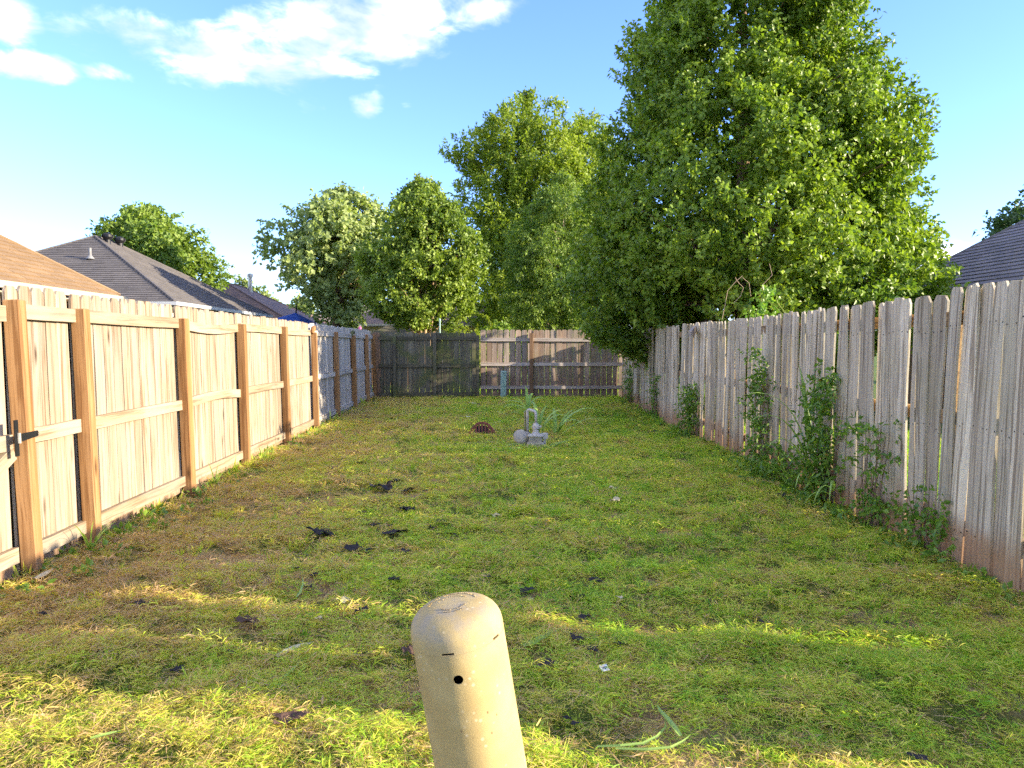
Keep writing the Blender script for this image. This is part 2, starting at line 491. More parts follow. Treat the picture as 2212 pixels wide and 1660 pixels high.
def rail_mesh(name, length, th, h, mat, axis, sag=0.0, out=0.0, n=7, seed=0):
    """beam along local y (axis 1) or x (axis 0), centred, with sag"""
    r = random.Random(seed); vs, fs = [], []
    for i in range(n):
        t = i / (n - 1); a = (t - 0.5) * length; s = math.sin(math.pi * t)
        dz = sag * s + r.uniform(-0.001, 0.001); do = out * s
        for o, z in ((-th / 2, -h / 2), (th / 2, -h / 2), (th / 2, h / 2), (-th / 2, h / 2)):
            vs.append((o + do, a, z + dz) if axis == 1 else (a, o + do, z + dz))
    for i in range(n - 1):
        for j in range(4):
            k = (j + 1) % 4
            fs.append((i * 4 + j, i * 4 + k, i * 4 + 4 + k, i * 4 + 4 + j))
    fs += [(3, 2, 1, 0), tuple((n - 1) * 4 + j for j in range(4))]
    return mesh(name, vs, fs, [mat])


def post_mesh(name, w_, h, mat, seed=0, lean=0.0):
    b = B(); b.bbox(-w_ / 2, w_ / 2, -w_ / 2, w_ / 2, -0.15, h, 0.006)
    return mesh(name, b.v, b.f, [mat])


# --- the new fence on the sunlit side
XL = -2.70
lf = thing('wooden_fence', 'long pale new pine fence with orange posts, standing in the sun', 'fence', (XL, 4.55, 0), (0, R(-1.0), 0))
PY = [4.55, 5.25, 6.98, 8.65, 10.5, 12.3, 14.2, 16.1, 18.0, 19.2]
pm = [post_mesh('post', 0.092, 1.66, M_POST, k) for k in range(2)]
lpost = []
for k, y in enumerate(PY):
    hgt_k = [1.665, 1.645, 1.64, 1.635, 1.65, 1.60, 1.64, 1.60, 1.645, 1.655][k]
    o = link('post', pm[k % 2], lf, (0.0 if k != 5 else 0.01, y - 4.55, hgt_k - 1.66), (R(random.uniform(-.5, .5)), R([-.9, -.4, 0, .2, 0, .3, 0, .3, 0, 0][k]), R([6, 4, -3, 2, -2, 5, 3, -6, 2, 0][k])))
    lpost.append(o)
# split ends left on two of the posts
for k, mt in ((5, M_POST), (7, M_DARKP)):
    b = B(); b.tube([(-0.02, -0.07, -0.02), (-0.005, -0.03, 0.06), (0.0, 0.03, 0.075), (0.005, 0.06, 0.03)], [0.03, 0.038, 0.034, 0.022], 7)
    b.build('splintered_end', mt, lpost[k], loc=(0, 0, 1.665))
M_FARP = wood('silvered_shade_lift_pine', (0.54, 0.50, 0.44), (0.44, 0.40, 0.35), (0.22, 0.18, 0.14), knot=0.2, per=0.12)  # silvered grey, paled to offset the tree's shade on the far bays
M_FARR = wood('silvered_shade_lift_rail', (0.50, 0.46, 0.41), (0.40, 0.365, 0.32), (0.2, 0.165, 0.13), axis=1, per=0.12)  # rails of those bays, paled against the tree's shade too
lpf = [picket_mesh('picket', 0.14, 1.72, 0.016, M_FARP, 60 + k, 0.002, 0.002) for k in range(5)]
lpv = [picket_mesh('picket', 0.14, 1.72, 0.016, M_NEWP, 40 + k, 0.002, 0.002) for k in range(7)]
M_DARKSLOT = M_DARKP
sags = {(2, 0): -0.035, (2, 1): 0.03, (2, 2): 0.0, (1, 0): -0.004, (3, 1): 0.004}
for k in range(len(PY) - 1):
    y0, y1 = PY[k], PY[k + 1]
    ya, yb = y0 - 0.045, y1 - 0.045 - 0.034
    n = max(2, round((yb - ya) / 0.1425)); pw = (yb - ya) / n
    for i in range(n):
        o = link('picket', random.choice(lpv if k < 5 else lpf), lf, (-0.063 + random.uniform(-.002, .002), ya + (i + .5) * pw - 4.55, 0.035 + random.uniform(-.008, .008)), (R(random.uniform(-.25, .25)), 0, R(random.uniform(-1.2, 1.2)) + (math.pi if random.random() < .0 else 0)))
        o.scale = (1, (pw - 0.0035) / 0.14 * random.uniform(0.985, 1.0), 1 + random.uniform(-.005, .005))
    # an added dark board keeps the slot beside each post dark
    b = B(); b.box(-0.008, 0.008, -0.22, 0.22, 0.02, 1.66); b.build('dark_slot_board', M_DARKSLOT, lf, loc=(-0.137, y1 - 0.0 - 4.55, 0))
    for j, z in enumerate((1.595, 0.85, 0.145)):
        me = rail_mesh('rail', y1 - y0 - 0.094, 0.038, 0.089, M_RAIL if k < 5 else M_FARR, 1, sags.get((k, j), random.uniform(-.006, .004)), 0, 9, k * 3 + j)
        link('rail', me, lf, (-0.035, (y0 + y1) / 2 - 4.55, z + random.uniform(-.006, .006)), (R(random.uniform(-.3, .3)), 0, 0))
b = B(); b.box(-0.008, 0.008, -0.16, 0.25, 0.02, 1.66); b.build('dark_slot_board', M_DARKSLOT, lf, loc=(-0.137, 0.0, 0))  # added dark board for the slot by the gate
# mossy closing board at the far corner
mo = picket_mesh('picket', 0.19, 1.68, 0.02, M_REDPOST, 5)
link('picket', mo, lf, (0.065, 19.22 - 4.55, 0.03), (0, 0, R(-90)))

# --- the gate that hangs from the first post
gt = thing('wooden_gate', 'pale plank gate hung on a black strap hinge at the first orange post', 'gate', (XL, 3.0, 0), (0, R(-1.0), 0))
for i in range(10):
    o = link('picket', random.choice(lpv), gt, (-0.07, 0.115 + i * 0.1425, 0.03 + random.uniform(-.01, .01)), (R(random.uniform(-.3, .3)), 0, 0))
for z, l_ in ((1.58, 1.46), (0.83, 1.46), (0.16, 1.46)):
    link('rail', rail_mesh('rail', l_, 0.038, 0.092, M_RAIL, 1, 0, 0, 5, int(z * 10)), gt, (-0.04, 0.73, z))
link('brace', rail_mesh('brace', 1.35, 0.036, 0.085, M_RAIL, 1, 0, 0, 4, 9), gt, (-0.037, 0.86, 0.47), (R(26), 0, 0))
hb = B()
hb.box(-0.004, 0.004, -0.016, 0.016, -0.105, 0.105)
hg = hb.build('hinge', M_BLACKIRON, gt, loc=(0.036, 1.40, 0.86))
hb = B()
hb.add([(-.003, 0, -.024), (-.003, 0, .024), (-.003, .19, .017), (-.003, .203, 0), (-.003, .19, -.017), (.003, 0, -.024), (.003, 0, .024), (.003, .19, .017), (.003, .203, 0), (.003, .19, -.017)],
       [(0, 1, 2, 3, 4), (9, 8, 7, 6, 5), (0, 5, 6, 1), (1, 6, 7, 2), (2, 7, 8, 3), (3, 8, 9, 4), (4, 9, 5, 0)])
hb.build('strap', M_BLACKIRON, hg, loc=(0.016, 0.0, 0.0), rot=(R(2), 0, R(2)))
hb = B(); hb.tube([(0, 0, -.03), (0, 0, .03)], 0.011, 8); hb.build('pin', M_STEEL, hg, loc=(0.012, 0.005, 0))
hb = B(); hb.tube([(0, 0, 0), (0.004, 0, 0)], 0.006, 6); hb.build('bolt', M_STEEL, hg, loc=(0.019, 0.18, 0.006))

# --- the old leaning fence on the shaded side
rf = thing('wooden_fence', 'old silver grey picket fence with gaps, leaning boards and climbing weeds', 'fence', (3.02, 4.5, 0), (0, R(0.8), 0))
rpx = np.array([(2.0, 2.97), (4.0, 3.0), (5.25, 3.01), (6.9, 3.08), (7.8, 3.14), (9.7, 3.22), (12.8, 3.25), (14.5, 3.28), (17.0, 3.5), (19.4, 3.72)])
def rx(y): return float(np.interp(y, rpx[:, 0], rpx[:, 1]))
rpv = []
for k in range(9):
    wv_ = [0.125, 0.115, 0.13, 0.1, 0.12, 0.085, 0.118, 0.135, 0.075][k]
    rpv.append((wv_, picket_mesh('picket', wv_, 1.80, 0.016, M_OLDP, 90 + k, [0.006, 0.009, 0.004, 0.011][k % 4], [0.004, 0.009, 0.003, 0.012][(k + 1) % 4], 0.026, 0.006, nails=((0.27, -1), (0.93, -1), (1.57, -1)))))
y = 1.98
rr = random.Random(21)
k = 0
while y < 19.35:
    wv_, me = rr.choice(rpv)
    if 2.88 < y < 2.98:
        y += 0.125; continue          # a board is gone here
    if 5.62 < y < 5.66: y += 0.03
    ang = 0.0 + 2.4 * (float(vnoise(y * 0.9, 0.5, 3)) - 0.5) * 2 + rr.uniform(-1.0, 1.0)
    if abs(y - 2.95) < 0.4: ang = 0.0
    if abs(y - 12.05) < 0.08: ang = -6.5
    yy = y + wv_ / 2
    hd = math.atan2(rx(yy + .3) - rx(yy - .3), 0.6)
    top = 1.735 + (0.03 if y < 4.75 else 0) + 0.025 * (float(vnoise(y * 0.5, 2.5, 8)) - 0.5) * 2 + rr.uniform(-.014, .012)
    o = link('picket', me, rf, (rx(yy) - 3.02 + (0.005 if k % 2 else -0.005) + rr.uniform(-.003, .003), yy - 4.5, top - 1.80), (R(ang), R(rr.uniform(-.5, .5)), -hd + R(rr.uniform(-4, 4))))
    g = rr.choice([-0.005, -0.003, 0.0, 0.001, 0.002, 0.004, 0.009]) if rr.random() < .93 else rr.uniform(0.012, 0.02)
    y += wv_ + g
    k += 1
rposts = [2.3, 4.75, 7.2, 9.65, 12.1, 14.5, 16.9, 19.2]
for i, yy in enumerate(rposts):
    link('post', post_mesh('post', 0.09, 1.6, M_OLDR, i), rf, (rx(yy) - 3.02 + 0.098, yy - 4.5, 0))
    if i < len(rposts) - 1:
        yn = rposts[i + 1]
        for z in (0.27, 0.93, 1.57):
            a = math.atan2(rx(yn) - rx(yy), yn - yy)
            link('rail', rail_mesh('rail', yn - yy - 0.004, 0.036, 0.088, M_OLDR, 1, 0, 0, 3, i), rf, ((rx(yn) + rx(yy)) / 2 - 3.02 + 0.033, (yy + yn) / 2 - 4.5, z), (0, 0, -a))
link('rail_stub', rail_mesh('rail_stub', 0.36, 0.038, 0.09, M_REDR, 1, 0, 0, 3, 2), rf, (rx(11.1) - 3.02 - 0.1, 11.0 - 4.5, 1.60), (R(14), 0, R(-28)))

# --- dark mossy stretch of the back fence
bd = thing('wooden_fence', 'dark mossy stained fence stretch closing the yard, beside the reddish one', 'fence', (-1.3, 19.15, 0))
dv = [picket_mesh('picket', 0.14, 1.68, 0.016, M_DARKP, 140 + k, 0.002, 0.002) for k in range(4)]
x = -2.60
while x < -0.14:
    link('picket', random.choice(dv), bd, (x + 0.07 + 1.3, 0.075, 0.03 + random.uniform(-.012, .012)), (0, R(random.uniform(-.3, .3)), R(90 + random.uniform(-1, 1))))
    x += 0.14 + random.choice([0.004, 0.006, 0.009, 0.012])
dp = post_mesh('post', 0.09, 1.61, M_DARKP)
for px_, zz in ((-2.19, 0), (-1.17, 0.015), (-0.07, 0.03)):
    link('post', dp, bd, (px_ + 1.3, -0.02, zz))
dpx = [-2.60, -2.19, -1.17, -0.07]
for i in range(3):
    for z in (1.565, 0.86, 0.13):
        a0 = dpx[i] + (0.046 if i else 0); a1 = dpx[i + 1] - 0.046
        link('rail', rail_mesh('rail', a1 - a0, 0.038, 0.089, M_DARKR, 0, 0, 0, 3, i), bd, ((a0 + a1) / 2 + 1.3, 0.046, z))

# --- reddish grey stretch of the back fence
bl = thing('wooden_fence', 'reddish grey picket fence with three pale rails closing the yard', 'fence', (1.85, 19.35, 0))
lv = [picket_mesh('picket', 0.138, 1.76, 0.016, M_REDP, 160 + k, 0.002, 0.002, 0.024, nails=((0.24, -1), (0.92, -1), (1.53, -1))) for k in range(5)]
x = 0.0
while x < 3.62:
    link('picket', random.choice(lv), bl, (x + 0.07 - 1.85, 0.045, 0.03 + random.uniform(-.008, .008)), (0, R(random.uniform(-.35, .35)), R(90 + random.uniform(-1, 1))))
    x += 0.139 + random.choice([0.004, 0.008, 0.012, 0.018])
link('post', post_mesh('post', 0.092, 1.70, M_REDPOST), bl, (1.32 - 1.85, -0.04, 0))
for i, (a0, a1) in enumerate(((0.0, 1.272), (1.368, 3.70))):
    for z in (1.53, 0.89, 0.29):
        link('rail', rail_mesh('rail', a1 - a0, 0.038, 0.089, M_REDR, 0, random.uniform(-.006, .006), 0, 6, i), bl, ((a0 + a1) / 2 - 1.85, 0.014, z))

# ------------------------------------------------------------------ trees
def leaves_mesh(name, P, D, length, width, mat, r, droop=0.3, fold=0.18, outward=None, tint=None, upb=0.45):
    """P (n,3) leaf bases, D (n,3) shoot directions -> folded two-triangle leaves"""
    n = len(P)
    rnd = r.normal(size=(n, 3))
    l = D * 0.45 + rnd * 0.62; l[:, 2] -= droop
    l /= np.linalg.norm(l, axis=1)[:, None]
    n0 = r.normal(size=(n, 3)) * 0.75; n0[:, 2] += upb
    if outward is not None: n0 += outward * 0.8
    n0 -= (n0 * l).sum(1)[:, None] * l
    n0 /= np.linalg.norm(n0, axis=1)[:, None] + 1e-9
    s = np.cross(l, n0)
    Ls = (length * r.uniform(0.65, 1.2, n))[:, None]; Ws = (width * r.uniform(0.7, 1.2, n))[:, None] / 2
    V = np.empty((n, 4, 3))
    V[:, 0] = P
    V[:, 1] = P + l * Ls * 0.45 + s * Ws + n0 * Ws * fold * 2
    V[:, 2] = P + l * Ls - n0 * Ls * 0.08
    V[:, 3] = P + l * Ls * 0.45 - s * Ws + n0 * Ws * fold * 2
    k = np.arange(n)[:, None] * 4
    F = np.concatenate([k + np.array([[0, 1, 2]]), k + np.array([[0, 2, 3]])], 1).reshape(-1, 3)
    tn = r.random(n) if tint is None else tint
    return big_mesh(name, V.reshape(-1, 3), F, mat, {'tint': np.repeat(tn, 4)})


def tree(name, label, x, y, prof, mat, seed, n_shoot, per_shoot, leaf, trunk_r, trunk_top, base_z=0.0, droop=0.3, up=0.5, shoot=0.45, lobes=0.2,
         clump=0.35, group=None, n_limbs=26, multi=0, shell=0.6, lobes_n=6, bark=None, cat='tree', spread=0.28, flat=1.0):
    """prof: [(z, radius)] outline of the crown above ground"""
    r = np.random.default_rng(seed)
    t = thing(name, label, cat, (x, y, base_z), group=group)
    pz = np.array([p[0] for p in prof]); pr = np.array([p[1] for p in prof])
    zz = np.linspace(pz[0], pz[-1], 200); ww = np.interp(zz, pz, pr) ** 1.25 + 0.02; cw = np.cumsum(ww) / ww.sum()
    ph = r.uniform(0, 6.28, (lobes_n, 3)); fr = r.integers(1, 6, lobes_n); fz = r.uniform(0.5, 2.4, lobes_n)
    def lob(th, z):
        s_ = 0
        for i in range(lobes_n): s_ = s_ + np.sin(fr[i] * th + ph[i, 0]) * np.sin(fz[i] * z + ph[i, 1])
        return s_ / math.sqrt(lobes_n)
    # bough centres, then shoots gathered round them so that clumps and hollows form
    nb = max(24, int(n_shoot / 22))
    zb = np.interp(r.random(nb), cw, zz); tb = r.uniform(0, 2 * math.pi, nb); qb = 1 - shell * r.random(nb) ** 1.3
    zs_w = np.interp(zb, pz, pr)
    which = r.integers(0, nb, n_shoot)
    free = r.random(n_shoot) < 0.14
    z = np.where(free, np.interp(r.random(n_shoot), cw, zz), zb[which] + r.normal(size=n_shoot) * clump)
    z = np.clip(z, pz[0], pz[-1])
    rad = np.interp(z, pz, pr)
    th = np.where(free, r.uniform(0, 2 * math.pi, n_shoot), tb[which] + r.normal(size=n_shoot) * clump / np.maximum(zs_w[which], 0.4))
    q = np.where(free, 1 - shell * r.random(n_shoot) ** 1.3, np.clip(qb[which] + r.normal(size=n_shoot) * 0.09, 0.05, 1.04))
    rad = rad * q * (1 + lobes * lob(th, z)) + r.normal(size=n_shoot) * 0.03
    A = np.stack([rad * np.cos(th), rad * np.sin(th) * flat, z], 1)
    ow = np.stack([np.cos(th), np.sin(th), np.zeros(n_shoot)], 1)
    D = ow * 0.7 + r.normal(size=(n_shoot, 3)) * 0.45; D[:, 2] += up
    D /= np.linalg.norm(D, axis=1)[:, None]
    Ls = shoot * r.uniform(0.5, 1.25, n_shoot)
    si = np.repeat(np.arange(n_shoot), per_shoot); tt = r.random(n_shoot * per_shoot)
    P = A[si] + D[si] * ((tt - 0.55) * Ls[si])[:, None] + r.normal(size=(len(si), 3)) * 0.03 * (shoot / 0.45)
    P[:, 2] -= (tt ** 2) * Ls[si] * 0.12
    cl = r.random(nb)
    tint = np.clip(0.4 * r.random(len(si)) + 0.6 * np.where(free[si], r.random(len(si)), cl[which][si]), 0, 0.999)
    cr = link('crown', leaves_mesh('crown', P, D[si], leaf[0], leaf[1], mat, r, droop, outward=ow[si], tint=tint), t)
    cr['kind'] = 'stuff'
    b = B()
    bk = bark or M_BARK
    stems = multi or 1
    for s_ in range(stems):
        a = 2 * math.pi * s_ / stems + r.uniform(-.4, .4)
        e = (spread * pr.max() * math.cos(a) if multi else r.normal() * .1, spread * pr.max() * math.sin(a) if multi else r.normal() * .1, trunk_top)
        rt = trunk_r * (0.55 if multi else 1)
        b.tube([(0.05 * math.cos(a) * stems / 3 if multi else 0, 0.05 * math.sin(a) * stems / 3 if multi else 0, -0.2), (e[0] * .25, e[1] * .25, trunk_top * .22), (e[0] * .6, e[1] * .6, trunk_top * .55), e], [rt * 1.25, rt, rt * .75, rt * .2], 8)
    idx = r.choice(n_shoot, n_limbs, replace=False)
    for i in idx:
        p = A[i]; z0 = max(0.25 * trunk_top, min(p[2] - 0.35 * np.hypot(p[0], p[1]) - 0.2, trunk_top * .95)); f_ = z0 / trunk_top
        s0 = np.array([0, 0, z0]) if not multi else np.array([p[0] * .25, p[1] * .25, z0])
        m_ = s0 * .45 + p * .55 + np.array([0, 0, 0.12 * np.hypot(p[0], p[1])]) * 0.4
        r0 = trunk_r * (0.45 * (1 - f_ * .6))
        b.tube([s0, m_, p], [r0, r0 * .5, r0 * .12], 5, cap=False)
    b.build('trunk', bk, t, smooth=True)
    return t


M_PEAR = leafmat('glossy_pear_leaf', (0.065, 0.14, 0.018), (0.30, 0.39, 0.045), trans=0.34, rough=0.42, spec=0.3, yellow=((0.16, 0.15, 0.02), 0.985))
M_BRIGHT = leafmat('yellow_green_leaf', (0.11, 0.18, 0.02), (0.30, 0.36, 0.035), trans=0.38, rough=0.5, spec=0.3)
M_WILLOW = leafmat('willow_leaf', (0.096, 0.175, 0.028), (0.245, 0.315, 0.052), trans=0.34, rough=0.5, spec=0.3)
M_ROUND = leafmat('olive_pear_leaf', (0.07, 0.135, 0.02), (0.30, 0.38, 0.06), trans=0.32, rough=0.45, spec=0.3, yellow=((0.16, 0.11, 0.03), 0.97))
M_SILVER = leafmat('silver_maple_leaf', (0.14, 0.20, 0.07), (0.42, 0.48, 0.18), trans=0.32, rough=0.5, spec=0.25)
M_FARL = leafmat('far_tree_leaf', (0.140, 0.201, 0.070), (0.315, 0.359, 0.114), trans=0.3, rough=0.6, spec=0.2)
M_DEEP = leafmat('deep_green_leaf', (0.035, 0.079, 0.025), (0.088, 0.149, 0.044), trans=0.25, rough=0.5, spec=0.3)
M_VINE = leafmat('vine_leaf', (0.08, 0.18, 0.025), (0.22, 0.34, 0.05), trans=0.35, rough=0.4, spec=0.4, yellow=((0.22, 0.16, 0.03), 0.975))
M_LIME = leafmat('lime_shrub_leaf', (0.13, 0.19, 0.012), (0.28, 0.33, 0.03), trans=0.4, rough=0.5, spec=0.3)

tree('pear_tree', 'huge dense glossy pear tree rising over the old grey fence', 5.22, 14.6,
     [(0.9, 1.4), (1.5, 2.9), (2.2, 3.35), (3.0, 3.4), (4.2, 3.1), (6.2, 2.5), (8.1, 1.95), (9.8, 1.25), (11.2, 0.5), (11.7, 0.1)],
     M_PEAR, 1, 9800, 30, (0.098, 0.064), 0.17, 8.6, droop=0.42, up=0.55, shoot=0.5, lobes=0.085, clump=0.3, n_limbs=70, shell=0.55)
p = at(915, 715, 24.0)
tree('pear_tree', 'rounded olive green pear tree with many pale stems behind the dark fence', p.x, 24.0,
     [(2.1, 1.0), (2.5, 1.65), (3.2, 1.8), (4.2, 1.8), (5.1, 1.55), (5.8, 1.15), (6.3, 0.7), (6.6, 0.25)],
     M_ROUND, 2, 2400, 24, (0.115, 0.08), 0.1, 5.4, droop=0.3, up=0.8, shoot=0.5, lobes=0.14, clump=0.3, n_limbs=40, multi=7, shell=0.75, spread=0.34, bark=simple('pale_tan_bark', (0.36, 0.25, 0.15), 0.85, 0.1, var=0.25))
p = at(1142, 715, 37.0)
tree('locust_tree', 'tall yellow green tree with feathery upright top behind the back fence', p.x, 37.0,
     [(1.6, 1.9), (3.5, 3.2), (6, 3.7), (8.5, 3.7), (10.6, 3.3), (12.2, 2.4), (13.2, 1.0), (13.5, .4)],
     M_BRIGHT, 3, 3600, 24, (0.21, 0.09), 0.2, 9.4, droop=0.15, up=1.1, shoot=0.85, lobes=0.24, clump=0.5, n_limbs=40, shell=0.75)
p = at(1265, 715, 39.5)
tree('locust_tree', 'second yellow green tree half hidden behind the huge pear tree', p.x, 39.5,
     [(1.6, 1.7), (3.5, 2.8), (6, 3.2), (8.5, 3.0), (11, 2.3), (12.8, 1.2), (13.6, 0.2)],
     M_BRIGHT, 4, 2200, 24, (0.21, 0.09), 0.18, 9.2, droop=0.15, up=1.1, shoot=0.85, lobes=0.22, clump=0.5, n_limbs=30, shell=0.75)
p = at(1215, 715, 26.5)
tree('willow_tree', 'drooping pale green willowy tree with bare arching twigs behind the back fence', p.x, 26.5,
     [(0.9, 1.1), (1.6, 1.8), (2.8, 2.15), (4.3, 2.15), (5.6, 1.7), (6.8, 0.9), (7.4, 0.15)],
     M_WILLOW, 5, 2300, 22, (0.14, 0.05), 0.12, 5.2, droop=0.8, up=0.1, shoot=0.6, lobes=0.22, clump=0.34, n_limbs=46, shell=0.8, bark=simple('silver_grey_bark', (0.34, 0.27, 0.2), 0.85, 0.1, var=0.25))
p = at(1110, 715, 45.0)
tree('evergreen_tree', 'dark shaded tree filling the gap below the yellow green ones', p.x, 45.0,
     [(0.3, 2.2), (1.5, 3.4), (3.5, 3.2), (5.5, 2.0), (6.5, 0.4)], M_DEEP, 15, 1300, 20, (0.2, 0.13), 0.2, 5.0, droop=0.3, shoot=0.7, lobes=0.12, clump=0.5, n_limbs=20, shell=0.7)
p = at(728, 715, 30.0)
tree('maple_tree', 'spreading silvery green maple with open ragged boughs beside the rounded pear', p.x, 30.0,
     [(2.0, 0.8), (3.0, 1.4), (4.1, 2.1), (5.2, 2.45), (6.2, 2.1), (7.0, 1.3), (7.4, 0.3)],
     M_SILVER, 6, 1250, 20, (0.2, 0.14), 0.16, 6.4, droop=0.4, up=0.35, shoot=0.8, lobes=0.4, clump=0.42, n_limbs=46, shell=0.85)
p = at(328, 640, 34.0)
tree('shade_tree', 'broad yellow green tree standing behind the charcoal hip roof', p.x, 34.0,
     [(2.6, 1.2), (3.6, 2.3), (4.6, 2.75), (5.4, 2.7), (6.2, 2.2), (7.0, 1.2), (7.5, 0.3)],
     M_WILLOW, 7, 2000, 20, (0.2, 0.12), 0.2, 6.0, droop=0.35, up=0.5, shoot=0.8, lobes=0.3, clump=0.45, n_limbs=36, shell=0.8)
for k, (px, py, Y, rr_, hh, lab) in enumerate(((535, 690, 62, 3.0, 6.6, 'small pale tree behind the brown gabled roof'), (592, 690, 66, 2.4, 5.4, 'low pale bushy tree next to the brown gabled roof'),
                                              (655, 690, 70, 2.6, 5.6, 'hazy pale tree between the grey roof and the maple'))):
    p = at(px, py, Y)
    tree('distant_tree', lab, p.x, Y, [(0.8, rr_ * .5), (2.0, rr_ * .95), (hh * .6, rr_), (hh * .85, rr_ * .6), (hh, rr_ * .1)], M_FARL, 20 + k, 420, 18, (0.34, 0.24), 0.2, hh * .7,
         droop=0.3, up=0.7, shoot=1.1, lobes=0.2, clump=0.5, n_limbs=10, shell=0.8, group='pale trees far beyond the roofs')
p = at(2235, 520, 26.0)
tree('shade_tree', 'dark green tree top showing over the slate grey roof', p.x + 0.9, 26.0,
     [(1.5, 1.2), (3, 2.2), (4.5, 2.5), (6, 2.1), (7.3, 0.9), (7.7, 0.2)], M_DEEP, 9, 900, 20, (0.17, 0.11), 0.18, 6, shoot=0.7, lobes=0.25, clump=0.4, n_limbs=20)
p = at(1005, 715, 21.6)
tree('lime_shrub', 'bright lime shrub with arching sprays behind the dark fence end', p.x, 21.6,
     [(0.5, 0.4), (1.1, 0.62), (1.6, 0.6), (1.95, 0.25)], M_LIME, 10, 420, 18, (0.075, 0.034), 0.03, 1.5, droop=0.1, up=0.7, shoot=0.32, lobes=0.25, clump=0.14, n_limbs=14, cat='shrub')
# thicket behind the far end of the yard, dark under the trees
for k, (px, Y, w_, h_) in enumerate(((1080, 22.5, 1.1, 2.0), (1290, 22.2, 1.2, 2.1), (700, 24.5, 0.8, 1.9))):
    p = at(px, 715, Y)
    tree('understorey_shrub', ['dark leafy shrub beneath the locust trees', 'dark leafy shrub at the foot of the willowy tree', 'leafy shrub under the silvery maple'][k], p.x, Y,
         [(0.1, w_ * .7), (h_ * .4, w_), (h_ * .8, w_ * .8), (h_, w_ * .2)], M_PEAR if k < 2 else M_SILVER, 30 + k, 330, 18, (0.1, 0.065), 0.03, h_ * .7, shoot=0.4, n_limbs=8, cat='shrub', clump=0.2)

# a ring of the lime shrub's vine arches up beside it
b = B()
pts = [at(985 + 37 * math.cos(a) + 38, 700 - 24 * math.sin(a) + 2, 21.4) for a in np.linspace(math.pi * 1.0, -0.35, 16)]
b.tube(pts, 0.012, 5)
va = thing('arching_vine', 'looping lime green vine hoop above the fence joint', 'vine', (pts[0].x, 21.4, 0))
st = mesh('stem', [Vector(v) - Vector((pts[0].x, 21.4, 0)) for v in b.v], b.f, [M_LIME]); link('stem', st, va)
r_ = np.random.default_rng(8)
PP = np.array([list(p) for p in pts]); tt = r_.uniform(0, 15, 260); i0 = np.clip(tt.astype(int), 0, 14); fr_ = (tt - i0)[:, None]
LP = PP[i0] * (1 - fr_) + PP[i0 + 1] * fr_ + r_.normal(size=(260, 3)) * 0.02 - np.array([pts[0].x, 21.4, 0])
link('foliage', leaves_mesh('foliage', LP, r_.normal(size=(260, 3)), 0.07, 0.04, M_LIME, r_), va)


# ------------------------------------------------------------------ houses
def shingle_mat(name, c1, c2, c3):
    m, t, (N, L, M, MIX, SM, NOISE, MAP), out = new_mat(name)
    a = N('ShaderNodeAttribute', attribute_name='tint'); oi = N('ShaderNodeObjectInfo'); geo = N('ShaderNodeNewGeometry')
    rn = M('FRACT', M('ADD', a.outputs['Fac'], oi.outputs['Random']))
    c = MIX(rn, c1, c2)
    c = MIX(SM(NOISE(geo.outputs['Position'], 60, 3), 0.45, 0.75), c, c3)
    c = MIX(M('MULTIPLY', SM(NOISE(geo.outputs['Position'], 0.7, 3), 0.45, 0.7), 0.25), c, c3)
    p = N('ShaderNodeBsdfPrincipled'); L(c, p.inputs['Base Color']); p.inputs['Roughness'].default_value = 0.9; p.inputs['Specular IOR Level'].default_value = 0.2
    L(p.outputs[0], out.inputs[0])
    return m


def course_mat(name, c1, c2):
    """far roofs: courses too fine to tell apart"""
    m, t, (N, L, M, MIX, SM, NOISE, MAP), out = new_mat(name)
    geo = N('ShaderNodeNewGeometry')
    n = NOISE(MAP(geo.outputs['Position'], (2.5, 2.5, 14)), 1.0, 3)
    c = MIX(SM(n, 0.35, 0.65), c1, c2)
    p = N('ShaderNodeBsdfPrincipled'); L(c, p.inputs['Base Color']); p.inputs['Roughness'].default_value = 0.9
    L(p.outputs[0], out.inputs[0])
    return m


M_FASCIA = simple('cream_fascia', (0.42, 0.37, 0.29), 0.5, 0.4, var=0.05)
M_BRICK = simple('dull_brick', (0.30, 0.19, 0.13), 0.9, 0.1, var=0.25, scale=14)
M_SIDING = simple('grey_siding', (0.42, 0.42, 0.42), 0.7, 0.2, var=0.08)
M_BEIGE = simple('beige_stucco', (0.52, 0.43, 0.32), 0.85, 0.1, var=0.08)
M_GLASS = simple('dark_window', (0.02, 0.022, 0.025), 0.08, 0.6)


